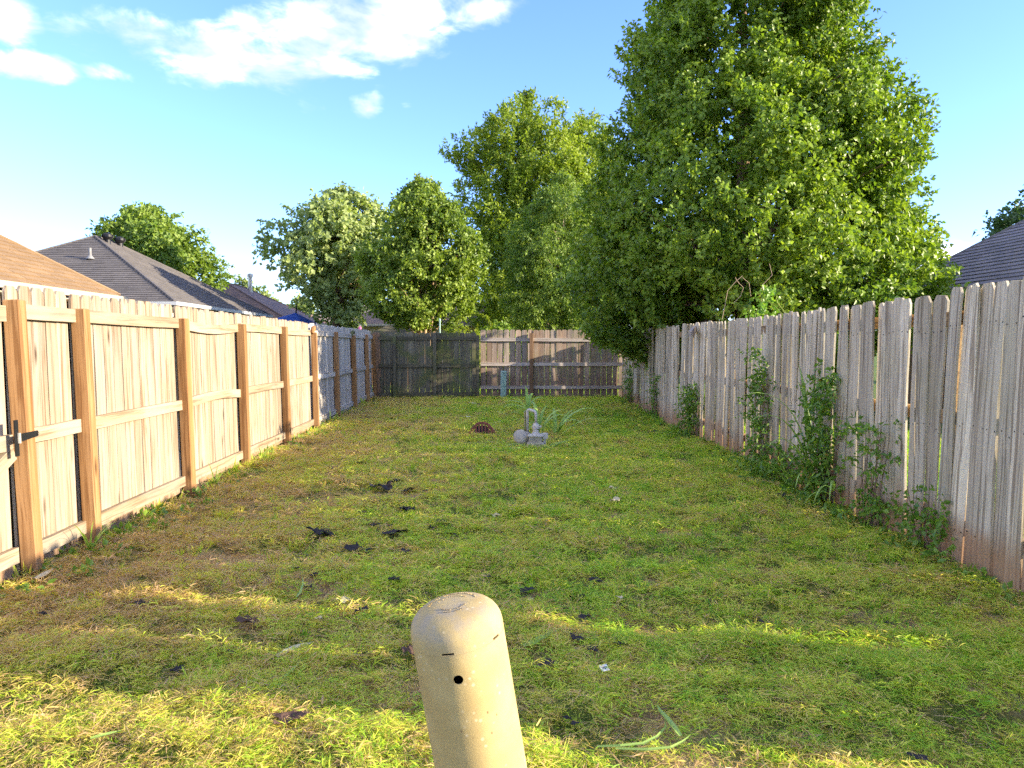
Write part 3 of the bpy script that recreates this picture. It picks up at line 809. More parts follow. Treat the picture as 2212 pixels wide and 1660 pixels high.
def hip_house(name, label, x0, x1, y0, y1, eave, pitch, mroof, mwall, shingled=(), course=0.143, sw=0.31, overhang=0.45, gutter=True, cat='house', mgut=None):
    """eave rectangle x0..x1, y0..y1; hip roof; shingled: faces ('s','n','e','w') that get real shingles"""
    t = thing(name, label, cat, (x0 + (x1 - x0) / 2, (y0 + y1) / 2, 0))
    ox, oy = t.location.x, t.location.y
    hw = min(x1 - x0, y1 - y0) / 2; zr = eave + pitch * hw
    if x1 - x0 <= y1 - y0: ra, rb = Vector((x0 + hw, y0 + hw, zr)), Vector((x0 + hw, y1 - hw, zr))
    else: ra, rb = Vector((x0 + hw, y0 + hw, zr)), Vector((x1 - hw, y0 + hw, zr))
    c = [Vector((x0, y0, eave)), Vector((x1, y0, eave)), Vector((x1, y1, eave)), Vector((x0, y1, eave))]
    O = Vector((ox, oy, 0))
    vs = [v - O for v in c + [ra, rb]]
    if x1 - x0 <= y1 - y0: fs = [(0, 1, 4), (1, 2, 5, 4), (2, 3, 5), (3, 0, 4, 5)]
    else: fs = [(0, 1, 5, 4), (1, 2, 5), (2, 3, 4, 5), (3, 0, 4)]
    roof = link('roof', mesh('roof', vs, fs + [(3, 2, 1, 0)], [mroof]), t)
    sides = {'s': fs[0], 'e': fs[1], 'n': fs[2], 'w': fs[3]}
    sl = math.sqrt(1 + pitch * pitch); nrm = {'s': Vector((0, -pitch, 1)), 'n': Vector((0, pitch, 1)), 'e': Vector((pitch, 0, 1)), 'w': Vector((-pitch, 0, 1))}
    allsh = []
    for fce in shingled:
        nv = nrm[fce].normalized()
        if fce in 'sn': a0, a1 = x0, x1
        else: a0, a1 = y0, y1
        ncs = int(hw * sl / course) + 1
        for i in range(ncs):
            d0 = i * course / sl; d1 = min((i + 1) * course / sl, hw)
            if d0 >= hw - 0.02: break
            lo, hi = a0 + d0, a1 - d0
            if hi - lo < 0.08: break
            u = lo - rng.uniform(0, sw)
            while u < hi:
                w_ = sw * rng.uniform(0.6, 1.2); ua, ub = max(u, lo), min(u + w_, hi); u += w_ + 0.004
                if ub - ua < 0.03: continue
                allsh.append((fce, d0, d1, ua, ub))
    def pt(fce, d, u, up):
        nv = nrm[fce].normalized() * up
        z = eave + pitch * d
        if fce == 's': q = Vector((u, y0 + d, z))
        elif fce == 'n': q = Vector((u, y1 - d, z))
        elif fce == 'w': q = Vector((x0 + d, u, z))
        else: q = Vector((x1 - d, u, z))
        return q + nv - O
    if allsh:
        def seen(s_):
            q = pt(s_[0], s_[1], (s_[3] + s_[4]) / 2, 0) + O - camP
            v = camR.transposed() @ q
            if v.z > -0.5: return 1e9
            px, py = 1106 + FPX * v.x / -v.z, 830 - FPX * v.y / -v.z
            hid = py > 612 + 88 / 665 * px + 6 if px < 1000 else py > 690 - 0.1025 * (px - 1500) + 4
            return (1e6 if (px < -5 or px > 2217 or hid) else 0) - v.z * 10 / max(0.05, s_[4] - s_[3])
        allsh.sort(key=seen)
        shared = {}
        rest = B(); tn = []
        for i, s_ in enumerate(allsh):
            fce, d0, d1, ua, ub = s_
            th = 0.022 + 0.006 * rng.random()
            q0, q1, q2, q3 = pt(fce, d0 - 0.012, ua, th), pt(fce, d0 - 0.012, ub, th), pt(fce, d1, ub, 0.006), pt(fce, d1, ua, 0.006)
            g0, g1 = pt(fce, d0 - 0.012, ua, 0.003), pt(fce, d0 - 0.012, ub, 0.003)
            vv = [q0, q1, q2, q3, g0, g1]; ff = [(0, 1, 2, 3), (4, 5, 1, 0), (4, 0, 3), (1, 5, 2)]
            if i < 300:
                me = mesh('shingle', [v - q0 for v in vv], ff, [mroof]); link('shingle', me, roof, q0)
            else:
                rest.add(vv, ff); tn += [rng.random()] * 6
        if rest.v:
            me = mesh('shingles', rest.v, rest.f, [mroof])
            at_ = me.attributes.new('tint', 'FLOAT', 'POINT'); at_.data.foreach_set('value', tn)
            ro = link('shingles', me, roof); ro['kind'] = 'stuff'
    # hip and ridge caps
    for a, b_ in ((c[0], ra), (c[1], ra if x1 - x0 <= y1 - y0 else rb), (c[2], rb), (c[3], rb if x1 - x0 <= y1 - y0 else ra), (ra, rb)):
        bb = B(); n_ = max(2, int((b_ - a).length / 0.2)); pts_ = [a.lerp(b_, k_ / n_) - O + Vector((0, 0, 0.018 + 0.004 * (k_ % 2))) for k_ in range(n_ + 1)]
        if (b_ - a).length > 0.1:
            bb.tube(pts_, 0.035, 5); bb.build('ridge_cap', mroof, roof)
    mg = mgut or M_FASCIA
    for nm, q in (('s', (x0 - .1, x1 + .1, y0 - .1, y0 - .003)), ('n', (x0 - .1, x1 + .1, y1 + .003, y1 + .1)), ('w', (x0 - .1, x0 - .003, y0 - .003, y1 + .003)), ('e', (x1 + .003, x1 + .1, y0 - .003, y1 + .003))):
        bb = B(); bb.box(q[0] - ox, q[1] - ox, q[2] - oy, q[3] - oy, eave - 0.105, eave - 0.005); bb.build('gutter', mg, t)
    wl = B(); h_ = overhang
    wl.box(x0 + h_ - ox, x1 - h_ - ox, y0 + h_ - oy, y1 - h_ - oy, -0.1, eave - 0.16)
    wall = wl.build('wall', mwall, t)
    sf = B(); sf.box(x0 + .02 - ox, x1 - .02 - ox, y0 + .02 - oy, y1 - .02 - oy, eave - 0.155, eave - 0.13); sf.build('soffit', M_FASCIA, t)
    for (wx, wy, dx, dy) in ((x1 - h_ + .01, y0 + (y1 - y0) * .3, 0.02, 0.55), (x1 - h_ + .01, y0 + (y1 - y0) * .7, 0.02, 0.55), (x0 + h_ - .01, y0 + (y1 - y0) * .35, .02, .55), ((x0 + x1) / 2, y0 + h_ - .01, .6, .02)):
        bb = B(); bb.box(wx - dx - ox, wx + dx - ox, wy - dy - oy, wy + dy - oy, 0.95, 2.05); wn = bb.build('window', M_FASCIA, wall)
        k_ = 0.88; bb = B(); e_ = 0.012
        bb.box(wx - (dx + e_ if dx < .1 else dx * k_) - ox, wx + (dx + e_ if dx < .1 else dx * k_) - ox, wy - (dy + e_ if dy < .1 else dy * k_) - oy, wy + (dy + e_ if dy < .1 else dy * k_) - oy, 1.0, 2.0); bb.build('pane', M_GLASS, wn)
    return t, roof, O, pt


M_TANR = shingle_mat('tan_shingle', (0.27, 0.18, 0.10), (0.21, 0.138, 0.075), (0.155, 0.098, 0.052))
M_CHAR = shingle_mat('charcoal_shingle', (0.125, 0.115, 0.108), (0.085, 0.078, 0.074), (0.18, 0.16, 0.145))
M_SLATE = shingle_mat('slate_shingle', (0.27, 0.24, 0.255), (0.20, 0.18, 0.195), (0.13, 0.115, 0.13))
hip_house('house', 'low house with tan shingle hip roof and cream gutter behind the pale fence', -17.0, -6.72, 3.3, 14.27, 2.30, 0.68, M_TANR, M_BRICK, shingled=('e',))
ch, chr_, chO, chpt = hip_house('house', 'house with charcoal hip roof, turbine vents and white gutter', -16.96, -8.5, 21.2, 30.6, 2.6, 0.56, M_CHAR, M_SIDING, shingled=('s', 'e'),
                                mgut=simple('white_gutter', (0.5, 0.51, 0.5), 0.4, 0.5, var=0.04))
hip_house('house', 'house with slate grey shingle roof behind the old leaning fence', 9.2, 16.4, 10.3, 17.2, 2.5, 0.70, M_SLATE, M_BRICK, shingled=('w',))
bh, bhr, bhO, bhpt = hip_house('house', 'brown roofed house with a small beige gable and round vent', -17.6, -9.2, 36.0, 47, 2.6, 0.49, course_mat('brown_shingle', (0.10, 0.065, 0.052), (0.15, 0.095, 0.07)), M_BEIGE)
hip_house('house', 'far house with dusty grey brown roof beyond the blue parasol', -13.2, -3.6, 50, 60, 2.7, 0.42, course_mat('dusty_shingle', (0.20, 0.16, 0.135), (0.26, 0.20, 0.17)), M_BEIGE)
hip_house('house', 'beige house with dull brown roof half hidden behind the rounded pear', -7.4, 2.6, 38, 46, 2.45, 0.42, course_mat('dull_brown_shingle', (0.17, 0.115, 0.085), (0.22, 0.15, 0.11)), M_BEIGE)
# turbine vents and a plumbing vent on the charcoal roof
for k, (d, u) in enumerate(((3.9, 25.6), (3.9, 26.45))):
    q = chpt('e', d, u, 0.0)
    vb = B(); prof = [(0.12, -0.1), (0.12, 0.14), (0.17, 0.17), (0.215, 0.26), (0.205, 0.36), (0.12, 0.43), (0.0, 0.45)]
    vb.lathe([(a_ * .75, b_ * .75) for a_, b_ in prof], 20)
    tv = vb.build('turbine_vent', M_BLACKIRON, chr_, loc=q)
    for j in range(20):
        a = 2 * math.pi * j / 20; fb = B(); ca, sa = math.cos(a), math.sin(a)
        fb.add([(0.75 * x_, 0.75 * y_, 0.75 * z_) for x_, y_, z_ in ((0.17 * ca, 0.17 * sa, 0.17), (0.235 * math.cos(a + .12), 0.235 * math.sin(a + .12), 0.26), (0.225 * math.cos(a + .12), 0.225 * math.sin(a + .12), 0.36), (0.12 * ca, 0.12 * sa, 0.43))], [(0, 1, 2, 3)])
        fb.build('fin', M_BLACKIRON, tv)
q = chpt('s', 2.55, -12.05, 0.0)
vb = B(); vb.tube([(0, 0, -0.1), (0, 0, 0.36)], 0.045, 10); vb.lathe([(0.13, 0.02), (0.075, 0.1), (0.045, 0.13)], 12); vb.build('vent_pipe', simple('grey_pipe', (0.2, 0.2, 0.2), 0.6), chr_, loc=q)
# small gable on the brown house
g0 = Vector((-11.75, 37.2, 2.85)); gb = B()
gw, ghh = 1.5, 0.78
gb.add([g0 + Vector((-gw * .86, -.02, 0)), g0 + Vector((gw * .86, -.02, 0)), g0 + Vector((0, -.02, ghh * .88))], [(0, 1, 2)])
gq = link('gable', mesh('gable', [Vector(v) - bhO for v in gb.v], gb.f, [M_BEIGE]), bh)
for s_ in (-1, 1):
    gb = B(); e0 = g0 + Vector((s_ * gw, -.25, -.12)); pk = g0 + Vector((0, -.25, ghh)); back = Vector((0, 3.2, 0))
    gb.add([e0, pk, pk + back, e0 + back, e0 - Vector((0, 0, .12)), pk - Vector((0, 0, .12)), pk + back - Vector((0, 0, .12)), e0 + back - Vector((0, 0, .12))], [(0, 1, 2, 3), (7, 6, 5, 4), (0, 4, 5, 1), (3, 2, 6, 7), (0, 3, 7, 4), (1, 5, 6, 2)])
    link('gable_roof', mesh('gable_roof', [Vector(v) - bhO for v in gb.v], gb.f, [bhr.data.materials[0]]), bh)
gb = B(); gb.lathe([(0.0, 0.03), (0.17, 0.03), (0.17, -0.02)], 20, mat=Matrix.Translation(g0 - bhO + Vector((0, -.04, .27))) @ Matrix.Rotation(R(90), 4, 'X')); gb.build('round_vent', M_FASCIA, gq)
gb = B(); q = bhpt('e', 3.6, 42.3, 0); gb.tube([(0, 0, -.2), (0, 0, 0.9)], 0.11, 10); gb.lathe([(0.17, 0.8), (0.17, 0.95), (0, 1.0)], 10); gb.build('flue_pipe', M_STEEL, bhr, loc=q)

# ------------------------------------------------------------------ grass
def grass_mat(name, dry_shift):
    m, t, (N, L, M, MIX, SM, NOISE, MAP), out = new_mat(name)
    a = N('ShaderNodeAttribute', attribute_name='tint'); oi = N('ShaderNodeObjectInfo'); geo = N('ShaderNodeNewGeometry')
    P = geo.outputs['Position']
    s = N('ShaderNodeSeparateXYZ'); L(P, s.inputs[0])
    dry = SM(NOISE(P, 0.55, 4), 0.36, 0.64)
    side = SM(M('MULTIPLY', s.outputs[0], -1.0), -0.6, 2.6)           # the west side of the yard is drier
    f = M('ADD', M('ADD', M('MULTIPLY', a.outputs['Fac'], 0.40), M('MULTIPLY', oi.outputs['Random'], 0.46)), M('ADD', M('MULTIPLY', dry, 0.16), M('ADD', M('MULTIPLY', side, 0.26), dry_shift)))
    ramp = N('ShaderNodeValToRGB'); e = ramp.color_ramp
    e.elements[0].position = 0.12; e.elements[0].color = (0.085, 0.235, 0.02, 1)
    e.elements[1].position = 1.0; e.elements[1].color = (0.52, 0.36, 0.19, 1)
    for pos, c in ((0.40, (0.26, 0.46, 0.032)), (0.62, (0.52, 0.61, 0.055)), (0.80, (0.62, 0.50, 0.13)), (0.92, (0.58, 0.39, 0.17))):
        x = e.elements.new(pos); x.color = (*c, 1)
    L(f, ramp.inputs[0])
    p = N('ShaderNodeBsdfPrincipled'); L(ramp.outputs[0], p.inputs['Base Color']); p.inputs['Roughness'].default_value = 0.5; p.inputs['Specular IOR Level'].default_value = 0.35
    tr = N('ShaderNodeBsdfTranslucent'); L(MIX(1.0, ramp.outputs[0], (1.4, 1.45, 0.7), 'MULTIPLY'), tr.inputs['Color'])
    mx = N('ShaderNodeMixShader'); mx.inputs[0].default_value = 0.42
    L(p.outputs[0], mx.inputs[1]); L(tr.outputs[0], mx.inputs[2]); L(mx.outputs[0], out.inputs[0])
    return m


M_GRASS = grass_mat('lawn_grass', -0.05)
M_CLIP = grass_mat('grass_clippings', 0.11)
M_STRAW = grass_mat('dead_straw', 0.42)


def blades_mesh(name, n, rad, l0, l1, wid, stand, mat, r, zmax=0.02, t0=0.0, t1=1.0, curve=0.5):
    """n two-segment blades; stand 1 = upright, 0 = lying"""
    a = r.uniform(0, 2 * math.pi, n); q = rad * np.sqrt(r.random(n))
    base = np.stack([q * np.cos(a), q * np.sin(a), r.random(n) * zmax], 1)
    h = r.uniform(0, 2 * math.pi, n)
    e = np.clip(stand * (math.pi / 2) * r.uniform(0.55, 1.0, n) + r.normal(size=n) * 0.12, -0.15, math.pi / 2)
    d = np.stack([np.cos(h) * np.cos(e), np.sin(h) * np.cos(e), np.sin(e)], 1)
    s = np.stack([-np.sin(h), np.cos(h), np.zeros(n)], 1)
    if stand < 0.4:
        s = s * 0.6 + r.normal(size=(n, 3)) * 0.45
    ln = r.uniform(l0, l1, n)[:, None]; wd = (wid * r.uniform(0.6, 1.25, n))[:, None] / 2
    bend = np.stack([np.cos(h), np.sin(h), -np.ones(n) * 0.8], 1) * (curve * r.random(n))[:, None] * ln * 0.3
    mid = base + d * ln * 0.55; tip = base + d * ln + bend
    V = np.stack([base - s * wd * .7, base + s * wd * .7, mid + s * wd, mid - s * wd, tip], 1)
    k = np.arange(n)[:, None] * 5
    F = np.concatenate([k + np.array([[0, 1, 2]]), k + np.array([[0, 2, 3]]), k + np.array([[3, 2, 4]])], 1).reshape(-1, 3)
    return big_mesh(name, V.reshape(-1, 3), F, mat, {'tint': np.repeat(r.uniform(t0, t1, n), 5)})


def leafy_mesh(name, n, rad, ln, wd, mat, r, h=0.06):
    a = r.uniform(0, 2 * math.pi, n); q = rad * np.sqrt(r.random(n))
    P = np.stack([q * np.cos(a), q * np.sin(a), r.random(n) * h], 1)
    return leaves_mesh(name, P, np.stack([np.cos(a), np.sin(a), np.ones(n) * .6], 1), ln, wd, mat, r, 0.0)


def scatter(name, label, cat, P, scale, idx, protos, tilt=0.15, seed=0):
    """one object whose points carry blades (geometry nodes)"""
    r = np.random.default_rng(seed)
    n = len(P)
    me = bpy.data.meshes.new(name); me.vertices.add(n); me.vertices.foreach_set('co', np.ascontiguousarray(P, np.float32).ravel())
    rot = np.stack([r.normal(size=n) * tilt, r.normal(size=n) * tilt, r.uniform(0, 6.283, n)], 1).astype(np.float32)
    a = me.attributes.new('rot', 'FLOAT_VECTOR', 'POINT'); a.data.foreach_set('vector', rot.ravel())
    a = me.attributes.new('scl', 'FLOAT', 'POINT'); a.data.foreach_set('value', scale.astype(np.float32))
    a = me.attributes.new('pick', 'INT', 'POINT'); a.data.foreach_set('value', idx.astype(np.int32))
    o = link(name, me); tag(o, label, cat, None, 'stuff')
    g = bpy.data.node_groups.new(name, 'GeometryNodeTree')
    g.interface.new_socket('Geometry', in_out='INPUT', socket_type='NodeSocketGeometry'); g.interface.new_socket('Geometry', in_out='OUTPUT', socket_type='NodeSocketGeometry')
    gi = g.nodes.new('NodeGroupInput'); go = g.nodes.new('NodeGroupOutput')
    iop = g.nodes.new('GeometryNodeInstanceOnPoints'); iop.inputs['Pick Instance'].default_value = True
    jn = g.nodes.new('GeometryNodeGeometryToInstance')
    for pm_ in protos:
        po = bpy.data.objects.new('blade_source', pm_)
        oi = g.nodes.new('GeometryNodeObjectInfo'); oi.inputs['Object'].default_value = po
        g.links.new(oi.outputs['Geometry'], jn.inputs[0])
    def attr(nm, typ):
        q = g.nodes.new('GeometryNodeInputNamedAttribute'); q.data_type = typ; q.inputs['Name'].default_value = nm; return q.outputs['Attribute']
    e2r = g.nodes.new('FunctionNodeEulerToRotation'); g.links.new(attr('rot', 'FLOAT_VECTOR'), e2r.inputs[0])
    g.links.new(gi.outputs[0], iop.inputs['Points']); g.links.new(jn.outputs[0], iop.inputs['Instance'])
    g.links.new(e2r.outputs[0], iop.inputs['Rotation']); g.links.new(attr('scl', 'FLOAT'), iop.inputs['Scale']); g.links.new(attr('pick', 'INT'), iop.inputs['Instance Index'])
    g.links.new(iop.outputs[0], go.inputs[0])
    md = o.modifiers.new('scatter', 'NODES'); md.node_group = g
    return o


c3 = [(740, 178, 70), (975, 128, 50), (1122, 165, 30), (1305, 283, 50), (1170, 350, 180), (1400, 375, 90), (1555, 378, 35), (1385, 540, 100), (1000, 570, 55), (910, 635, 70), (1085, 685, 85), (1230, 690, 50), (1395, 685, 25), (1600, 700, 70),
      (1680, 660, 80), (1515, 555, 40), (1620, 600, 40), (1815, 590, 60), (615, 760, 170), (1285, 760, 170), (1780, 765, 80), (960, 910, 180), (1380, 920, 80), (1690, 960, 70), (505, 955, 45), (2060, 850, 45), (400, 1075, 60), (575, 1125, 60),
      (520, 1200, 70), (1285, 1170, 80), (2115, 1140, 40), (610, 1390, 60), (1000, 1440, 90)]
src = [(1000 + a / 2.212, 1800 + b_ / 2.212, c_ / 2.212) for a, b_, c_ in c3]
c2 = [(350, 55, 70), (355, 360, 60), (1225, 270, 90), (245, 500, 50), (1365, 640, 60), (1990, 690, 60), (1530, 845, 90)]
src += [(a / 2.147, 2300 + b_ / 2.147, c_ / 2.147) for a, b_, c_ in c2]
c8 = [(175, 65, 80), (1900, 60, 80), (1170, 160, 40), (1310, 160, 100), (1780, 190, 40), (1800, 390, 90), (1740, 580, 110), (1850, 665, 110), (2110, 625, 80), (1475, 785, 100), (1640, 1260, 60), (1720, 1315, 60)]
src += [(1500 + a / 2.147, 2300 + b_ / 2.147, c_ / 2.147) for a, b_, c_ in c8]
src += [(3030, 2500, 36), (3560, 2508, 30), (3680, 3050, 60), (2620, 1730, 24), (2545, 1722, 14), (3120, 1992, 40), (1905, 1622, 30)]
CLEAR = []
for x_, y_, w_ in src + [(985, 2500, 72), (1640, 2618, 60), (1160, 2893, 90), (2416, 2715, 40)]:
    g_ = gat(x_ / 1.8517, y_ / 1.8517, 0.02); CLEAR.append((g_.x, g_.y, max(w_, 18) / 1.8517 / FPX * g_.y * 0.62))
CLEAR = np.array(CLEAR)


def sample_yard(zones, r):
    out = []
    for y0, y1, dens in zones:
        n = int((y1 - y0) * 6.4 * dens)
        out.append(np.stack([r.uniform(-2.72, 3.68, n), r.uniform(y0, y1, n)], 1))
    q = np.concatenate(out)
    for cx_, cy_, cr_ in CLEAR: q = q[(q[:, 0] - cx_) ** 2 + ((q[:, 1] - cy_ + cr_ * .5) / 1.6) ** 2 > cr_ ** 2]
    return q[q[:, 0] < np.interp(q[:, 1], rpx[:, 0], rpx[:, 1]) - 0.03]


r = np.random.default_rng(77)
# standing turf
prot = [blades_mesh('blade', 14, 0.03, 0.015, 0.045, 0.0045, 0.8, M_GRASS, r, 0.0, 0.05, 0.75) for _ in range(4)] + \
       [blades_mesh('blade', 11, 0.022, 0.035, 0.085, 0.0050, 0.85, M_GRASS, r, 0.0, 0.1, 0.85) for _ in range(3)]
q = sample_yard([(0.9, 3.6, 560), (3.6, 6, 420), (6, 10, 260), (10, 19.1, 150)], r)
d1 = fbm(q[:, 0] * 1.3, q[:, 1] * 1.3, 12); d2 = fbm(q[:, 0] * 5, q[:, 1] * 5, 14, 3)
clipz = np.clip((fbm(q[:, 0] * 0.9 + 4, q[:, 1] * 1.3, 31) - 0.50) * 6, 0, 1) * np.clip((6 - q[:, 1]) / 2.5, 0, 1)
edge = np.minimum(q[:, 0] + 2.72, np.interp(q[:, 1], rpx[:, 0], rpx[:, 1]) - q[:, 0])
keep = r.random(len(q)) < np.clip((d1 - 0.30) * 2.6 + (d2 - 0.5) * 4.0, 0.04, 1) * (1 - 0.75 * clipz) * np.interp(q[:, 0], [-2.6, -1.0, 0.3], [0.62, 0.7, 1.0]) * np.interp(q[:, 1], [2.5, 3.6], [0.6, 1.0])
q, edge, d2 = q[keep], edge[keep], d2[keep]
sc = np.interp(q[:, 1], [2.2, 3.6], [0.6, 1.0]) * r.uniform(0.6, 1.15, len(q)) * (0.8 + 0.6 * np.clip(d2 - .3, 0, 1)) * (1 + 0.9 * np.exp(-(edge / 0.13) ** 2)) * np.interp(q[:, 1], [3, 6, 10, 19], [1.0, 1.15, 1.45, 1.9])
pk = np.where(r.random(len(q)) < 0.22 + 0.5 * np.exp(-(edge / .15) ** 2), r.integers(4, 7, len(q)), r.integers(0, 4, len(q)))
scatter('grass', 'short mown grass growing across the yard', 'grass', np.stack([q[:, 0], q[:, 1], hgt(q[:, 0], q[:, 1]) - 0.003], 1), sc, pk, prot, 0.16, 1)
# lying clippings, matted into windrows by the mower
prot = [blades_mesh('blade', 46, 0.06, 0.016, 0.046, 0.0040, 0.2, M_CLIP, r, 0.028, 0.1, 0.95, 1.2) for _ in range(5)]
q = sample_yard([(0.9, 3.4, 800), (3.4, 6, 380), (6, 10, 260), (10, 19, 140)], r)
mm = np.clip(fbm(q[:, 0] * 1.4 + 0.3 * q[:, 1], q[:, 1] * 2.6, 5) - 0.40, 0, 1) * 5
cz = np.clip((fbm(q[:, 0] * 0.9 + 4, q[:, 1] * 1.3, 31) - 0.46) * 5, 0, 1)
keep = r.random(len(q)) < np.clip(0.22 + 0.65 * mm + 0.7 * cz * np.clip((7 - q[:, 1]) / 3, 0.25, 1), 0, 1)
q = q[keep]
hz = hgt(q[:, 0], q[:, 1])
scatter('grass_clippings', 'matted cut grass lying loose over the mown yard', 'clippings', np.stack([q[:, 0], q[:, 1], hz - 0.004 + r.random(len(q)) * 0.02], 1), r.uniform(0.6, 1.5, len(q)) * np.interp(q[:, 1], [2.0, 3.4, 4, 8, 19], [0.7, 0.85, 1, 1.3, 1.9]), r.integers(0, 5, len(q)), prot, 0.25, 2)
# dead straw in the thin places
prot = [blades_mesh('blade', 22, 0.08, 0.03, 0.10, 0.0030, 0.05, M_STRAW, r, 0.008, 0.1, 1.0, 0.6) for _ in range(4)]
q = sample_yard([(0.9, 4, 300), (4, 8, 210), (8, 19, 90)], r)
keep = r.random(len(q)) < np.clip(1.2 - (fbm(q[:, 0] * 1.3, q[:, 1] * 1.3, 12) - 0.30) * 2.6 + np.interp(q[:, 0], [-2.4, -0.6], [0.6, 0.0]), 0.15, 1)
q = q[keep]
scatter('dead_straw', 'dry straw scattered over the bare patches of soil', 'straw', np.stack([q[:, 0], q[:, 1], hgt(q[:, 0], q[:, 1]) + 0.002], 1), r.uniform(0.6, 1.2, len(q)), r.integers(0, 4, len(q)), prot, 0.08, 3)
# broad-leaved weeds, thickest along the foot of the fences
prot = [leafy_mesh('blade', 16, 0.06, 0.045, 0.026, M_VINE, r, 0.05) for _ in range(4)]
q = sample_yard([(2, 8, 70), (8, 19.1, 45)], r)
edge = np.minimum(q[:, 0] + 2.72, np.interp(q[:, 1], rpx[:, 0], rpx[:, 1]) - q[:, 0])
keep = r.random(len(q)) < 0.85 * np.exp(-(edge / 0.22) ** 2)
q = q[keep]
scatter('weeds', 'low leafy weeds along the foot of the fences', 'weeds', np.stack([q[:, 0], q[:, 1], hgt(q[:, 0], q[:, 1]) - 0.002], 1), r.uniform(0.6, 1.5, len(q)), r.integers(0, 4, len(q)), prot, 0.1, 4)
# the neighbours' lawns, seen through the gaps
prot = [blades_mesh('blade', 60, 0.16, 0.05, 0.13, 0.008, 0.75, M_GRASS, r, 0.0, 0.05, 0.7) for _ in range(3)]
q = np.stack([r.uniform(3.3, 6.5, 5200), r.uniform(2, 19, 5200)], 1)
q = q[q[:, 0] > np.interp(q[:, 1], rpx[:, 0], rpx[:, 1]) + 0.12]
q = np.concatenate([q, np.stack([r.uniform(-2.6, 5, 2600), r.uniform(19.6, 22.5, 2600)], 1)])
scatter('neighbouring_grass', 'unmown sunlit grass beyond the old fence', 'grass', np.stack([q[:, 0], q[:, 1], np.zeros(len(q))], 1), r.uniform(0.7, 1.5, len(q)), r.integers(0, 3, len(q)), prot, 0.1, 5)


# ------------------------------------------------------------------ climbing weeds on the old fence
def climber(name, label, x, y, z0, z1, hw, out, n, per, mat, seed, lf=(0.055, 0.028), cat='weed', top=0.5, stems=8):
    rr_ = np.random.default_rng(seed)
    t = thing(name, label, cat, (x, y, 0))
    u = rr_.random(n) ** 1.25; z = z0 + (z1 - z0) * u
    wd = hw * (1 - (1 - top) * u)
    A = np.stack([-np.abs(rr_.normal(size=n)) * out * 0.6 * (1.1 - u * .5), rr_.normal(size=n) * wd * .55, z], 1)
    D = np.stack([-rr_.random(n) * 1.0 + .15, rr_.normal(size=n) * .7, rr_.normal(size=n) * .45 + .1], 1); D /= np.linalg.norm(D, axis=1)[:, None]
    si = np.repeat(np.arange(n), per); tt = np.tile(np.linspace(0.15, 1, per), n)
    Ls = 0.2 * rr_.uniform(.6, 1.3, n)
    P = A[si] + D[si] * (tt * Ls[si])[:, None]; P[:, 2] -= tt ** 2 * .05
    P[:, 0] = np.minimum(P[:, 0], -0.014); P[:, 2] = np.maximum(P[:, 2], 0.02)
    f = link('foliage', leaves_mesh('foliage', P, D[si] * .5, lf[0], lf[1], mat, rr_, 0.25), t); f['kind'] = 'stuff'
    for s_ in range(stems):
        b = B(); y0 = rr_.normal() * hw * .4; zt = z1 * rr_.uniform(.6, .98); dy = rr_.normal() * .08
        b.tube([(-.03, y0, -.03), (-.035 - .03 * rr_.random(), y0 + dy * .4, zt * .4), (-.03, y0 + dy, zt * .75), (-.025, y0 + dy * 1.3, zt)], [.007, .006, .004, .002], 5)
        b.build('stem', M_BARK, t)
    return t


VX = lambda y: rx(y) - 0.02
climber('climbing_weed', 'leafy climber bushing out by the step in the old fence', VX(11.0), 11.0, 0.05, 0.78, 0.26, 0.14, 120, 9, M_VINE, 41)
climber('climbing_weed', 'tall ferny climber hugging the old fence below its top', VX(8.0), 8.05, 0.05, 1.36, 0.25, 0.10, 130, 9, M_VINE, 42, top=.55)
climber('climbing_weed', 'dense dark climber mounded against the old grey boards', VX(6.35), 6.35, 0.03, 1.12, 0.30, 0.13, 180, 9, M_VINE, 43, (0.06, 0.03), top=.35, stems=6)
climber('climbing_weed', 'loose pinnate sapling with sprays held off the old boards', VX(5.45), 5.45, 0.06, 0.82, 0.26, 0.10, 52, 9, M_VINE, 44, (0.06, 0.028), top=.8)
climber('climbing_weed', 'low drooping creeper by the wide gap in the old fence', VX(4.75), 4.75, 0.05, 0.44, 0.32, 0.10, 40, 9, M_VINE, 45, (0.052, 0.03), top=.8)
climber('climbing_weed', 'thin twining weed on the boards under the overhanging pear', VX(13.6), 13.6, 0.05, 0.95, 0.16, 0.06, 46, 8, M_VINE, 46)
climber('climbing_weed', 'small weedy clump where the old fence nears the corner', VX(17.0), 17.0, 0.05, 0.8, 0.3, 0.1, 70, 8, M_VINE, 47)
climber('climbing_weed', 'sprawling ground weeds between two climbers on the old fence', VX(7.2), 7.3, 0.0, 0.3, 0.5, 0.2, 90, 8, M_VINE, 48, (0.06, 0.034), top=1)
# a sapling scrambling over the top from behind
t = climber('scrambling_vine', 'sunlit vine with pale curling tendrils spilling over the fence top', rx(9.2) + 0.42, 9.2, 1.35, 2.12, 0.36, 0.10, 74, 8, M_VINE, 49, (0.075, 0.05), 'vine', 0.6, 3)
for k, pts in enumerate(([(1560, 690), (1566, 660), (1572, 628), (1590, 608), (1604, 596)], [(1585, 655), (1600, 640), (1606, 622), (1596, 612), (1588, 600)], [(1650, 660), (1640, 640), (1648, 615), (1668, 595), (1662, 570)], [(1622, 640), (1618, 612), (1604, 600)])):
    b = B(); b.tube([at(x_, y_, 9.15 + .04 * k) - t.location for x_, y_ in pts], 0.0035, 5); b.build('tendril', simple('pale_tendril', (0.34, 0.24, 0.15), 0.7), t)


